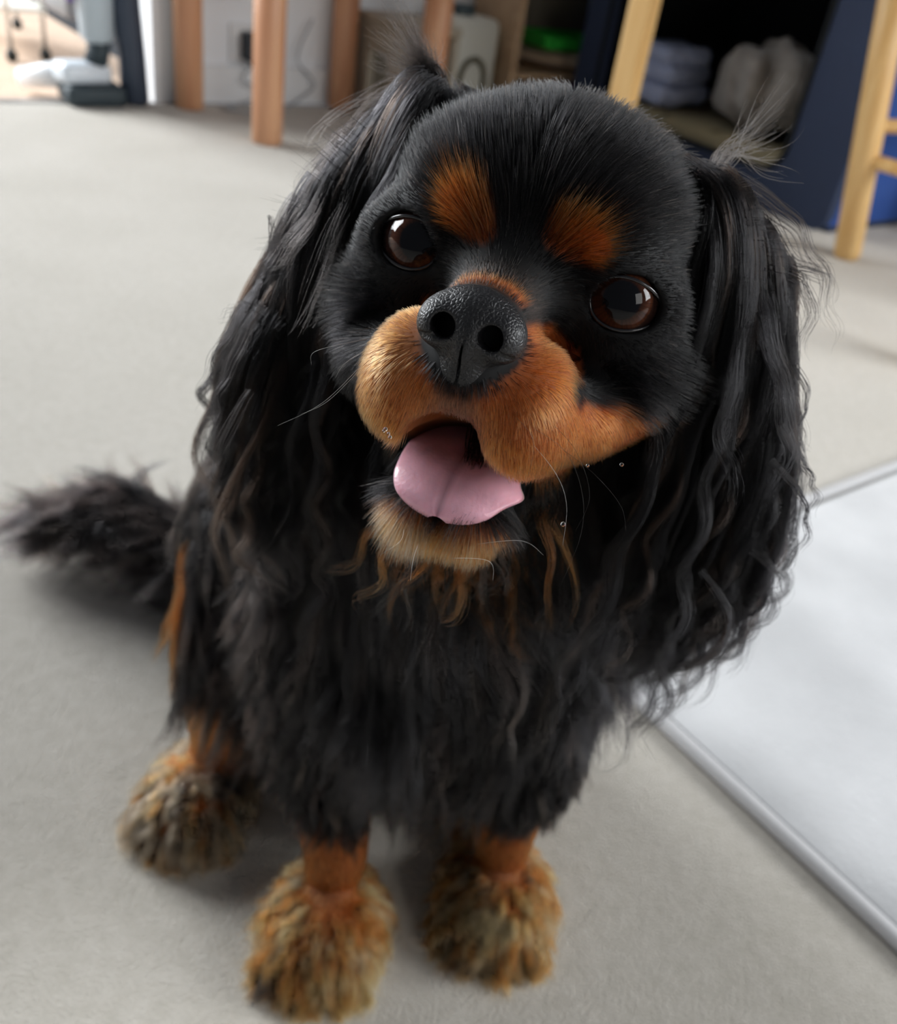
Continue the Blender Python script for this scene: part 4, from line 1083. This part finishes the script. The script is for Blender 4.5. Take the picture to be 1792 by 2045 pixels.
# loose strands at the left ear's outline
for pts, cnt in (([(520, 560, .281), (470, 640, .277), (425, 720, .279), (408, 790, .28), (415, 830, .28)], 30), ([(520, 600, .275), (480, 700, .277), (440, 780, .279), (425, 860, .281), (408, 880, .281)], 30), ([(540, 430, .275), (545, 500, .276), (520, 560, .277), (505, 610, .277)], 20),
                 ([(530, 620, .276), (470, 610, .278), (430, 640, .279)], 14), ([(500, 780, .276), (440, 900, .28), (425, 970, .282), (440, 1010, .283)], 24)):
    lock([(a, b, c + .006) for a, b, c in pts], max(cnt // 2, 8), .0014, .5, .0012, .035, BLACK, .0016)
# tufts at the chest's right edge and pale streaks down its middle
for pts in ([(1150, 1250, .40), (1210, 1320, .40), (1265, 1375, .40), (1292, 1425, .40)], [(1140, 1280, .40), (1200, 1380, .40), (1230, 1450, .40), (1240, 1500, .40)], [(1120, 1300, .40), (1180, 1400, .40), (1200, 1470, .40), (1190, 1530, .40)],
            [(1100, 1350, .41), (1150, 1450, .41), (1160, 1530, .41), (1130, 1600, .41)], [(1160, 1230, .40), (1230, 1300, .40), (1280, 1340, .40), (1305, 1385, .40)]):
    lock(pts, 70, .005, .6, .0012, .05, BLACK * 1.3, .0018)
for pts in ([(1015, 1225, .372), (1012, 1290, .374), (975, 1380, .378), (925, 1460, .382)], [(1022, 1240, .372), (1030, 1310, .374), (1010, 1400, .378), (985, 1500, .382)], [(860, 1170, .37), (850, 1215, .37), (875, 1255, .372), (905, 1275, .374)],
            [(960, 1260, .374), (930, 1340, .376), (880, 1430, .38), (850, 1500, .384)], [(1040, 1290, .374), (1050, 1380, .378), (1020, 1470, .382), (1030, 1540, .386)]):
    lock(pts, 46, .0028, .7, .0014, .05, SOOT * 1.1, .0010, 1.5)
SL = np.concatenate([a for a, _ in LOCKS]); CL = np.concatenate([b for _, b in LOCKS])
curves('loose_locks', SL, taper(len(SL), SL.shape[1], .00007, .2), CL, M_LONG)['label'] = 'loose locks standing out from ears and crown'

# ---- whiskers, each one a hair of its own
def whisker(h0, pts, col, r=.000045):
    Q = np.array([h2w(h0)] + [pix(*q) for q in pts]); ts = np.linspace(0, len(Q) - 1, 20); out = []
    for t in ts:
        i = min(int(t), len(Q) - 2); f = t - i; p0, p1, p2, p3 = Q[max(i - 1, 0)], Q[i], Q[i + 1], Q[min(i + 2, len(Q) - 1)]
        out.append(.5 * ((2 * p1) + (p2 - p0) * f + (2 * p0 - 5 * p1 + 4 * p2 - p3) * f * f + (3 * p1 - p0 - 3 * p2 + p3) * f ** 3))
    rr = r * np.linspace(1, .3, 20)
    V, F = tube_data(out, rr, 5); return pydata('whisker', V, F, WM[col], dog, True)
WM = {'w': mat('pale_whisker', (.5, .48, .46, 1), .35), 'b': mat('dark_whisker', (.02, .016, .014, 1), .35)}
for h0, pts, c in (((-2.75, 2.6, -2.9), [(650, 800, .222), (555, 850, .222)], 'w'), ((-2.75, 2.6, -3.0), [(660, 797, .222), (600, 828, .222)], 'w'), ((-2.8, 2.4, -2.5), [(670, 690, .225), (625, 705, .226), (622, 728, .226)], 'w'),
                   ((-2.8, 2.3, -2.2), [(690, 660, .226), (630, 635, .226)], 'b'), ((-2.8, 2.5, -2.7), [(690, 725, .225), (670, 755, .226)], 'w'),
                   ((1.9, 3.6, -3.4), [(1128, 900, .203), (1163, 985, .206), (1160, 1070, .208), (1120, 1170, .21)], 'b'), ((2.0, 3.4, -3.8), [(1110, 945, .206), (1132, 1010, .208), (1124, 1090, .21)], 'w'),
                   ((1.5, 3.9, -3.2), [(1062, 870, .200), (1065, 910, .202), (1052, 960, .205)], 'b'), ((2.3, 3.2, -3.2), [(1150, 900, .209), (1178, 990, .212), (1150, 1060, .214)], 'b'), ((2.6, 2.4, -3.9), [(1185, 945, .219), (1240, 1010, .225), (1250, 1060, .226)], 'b'),
                   ((-.9, 1.9, -7.6), [(800, 1080, .205), (765, 1105, .206)], 'w'), ((-.4, 1.9, -7.9), [(825, 1120, .207), (820, 1160, .208)], 'w'), ((.6, 1.9, -8.0), [(975, 1120, .207), (985, 1160, .208)], 'w'), ((1.2, 1.8, -7.4), [(1040, 1080, .208), (1085, 1108, .21)], 'w')):
    whisker(h0, pts, c)
# drops of saliva
M_DROP = mat('saliva', (1, 1, 1, 1), .05, transmission=1.0, ior=1.33)
for px_, py_, dp, r_ in ((770, 857, .2135, .0005), (776, 866, .2135, .0004), (766, 861, .2137, .00035), (779, 873, .2135, .00045), (1125, 1047, .2085, .0006), (1174, 930, .2078, .0004), (1242, 928, .221, .0005)):
    S_, Q_ = uv_sphere(16, 10); V = pix(px_, py_, dp) + S_ * r_
    fs = [tuple(q) for q in Q_] + [(0, 1 + i, 1 + (i + 1) % 16) for i in range(16)] + [(len(S_) - 1, len(S_) - 17 + (i + 1) % 16, len(S_) - 17 + i) for i in range(16)]
    pydata('saliva_drop', V, fs, M_DROP, dog, True)
print('strands', NSTR)
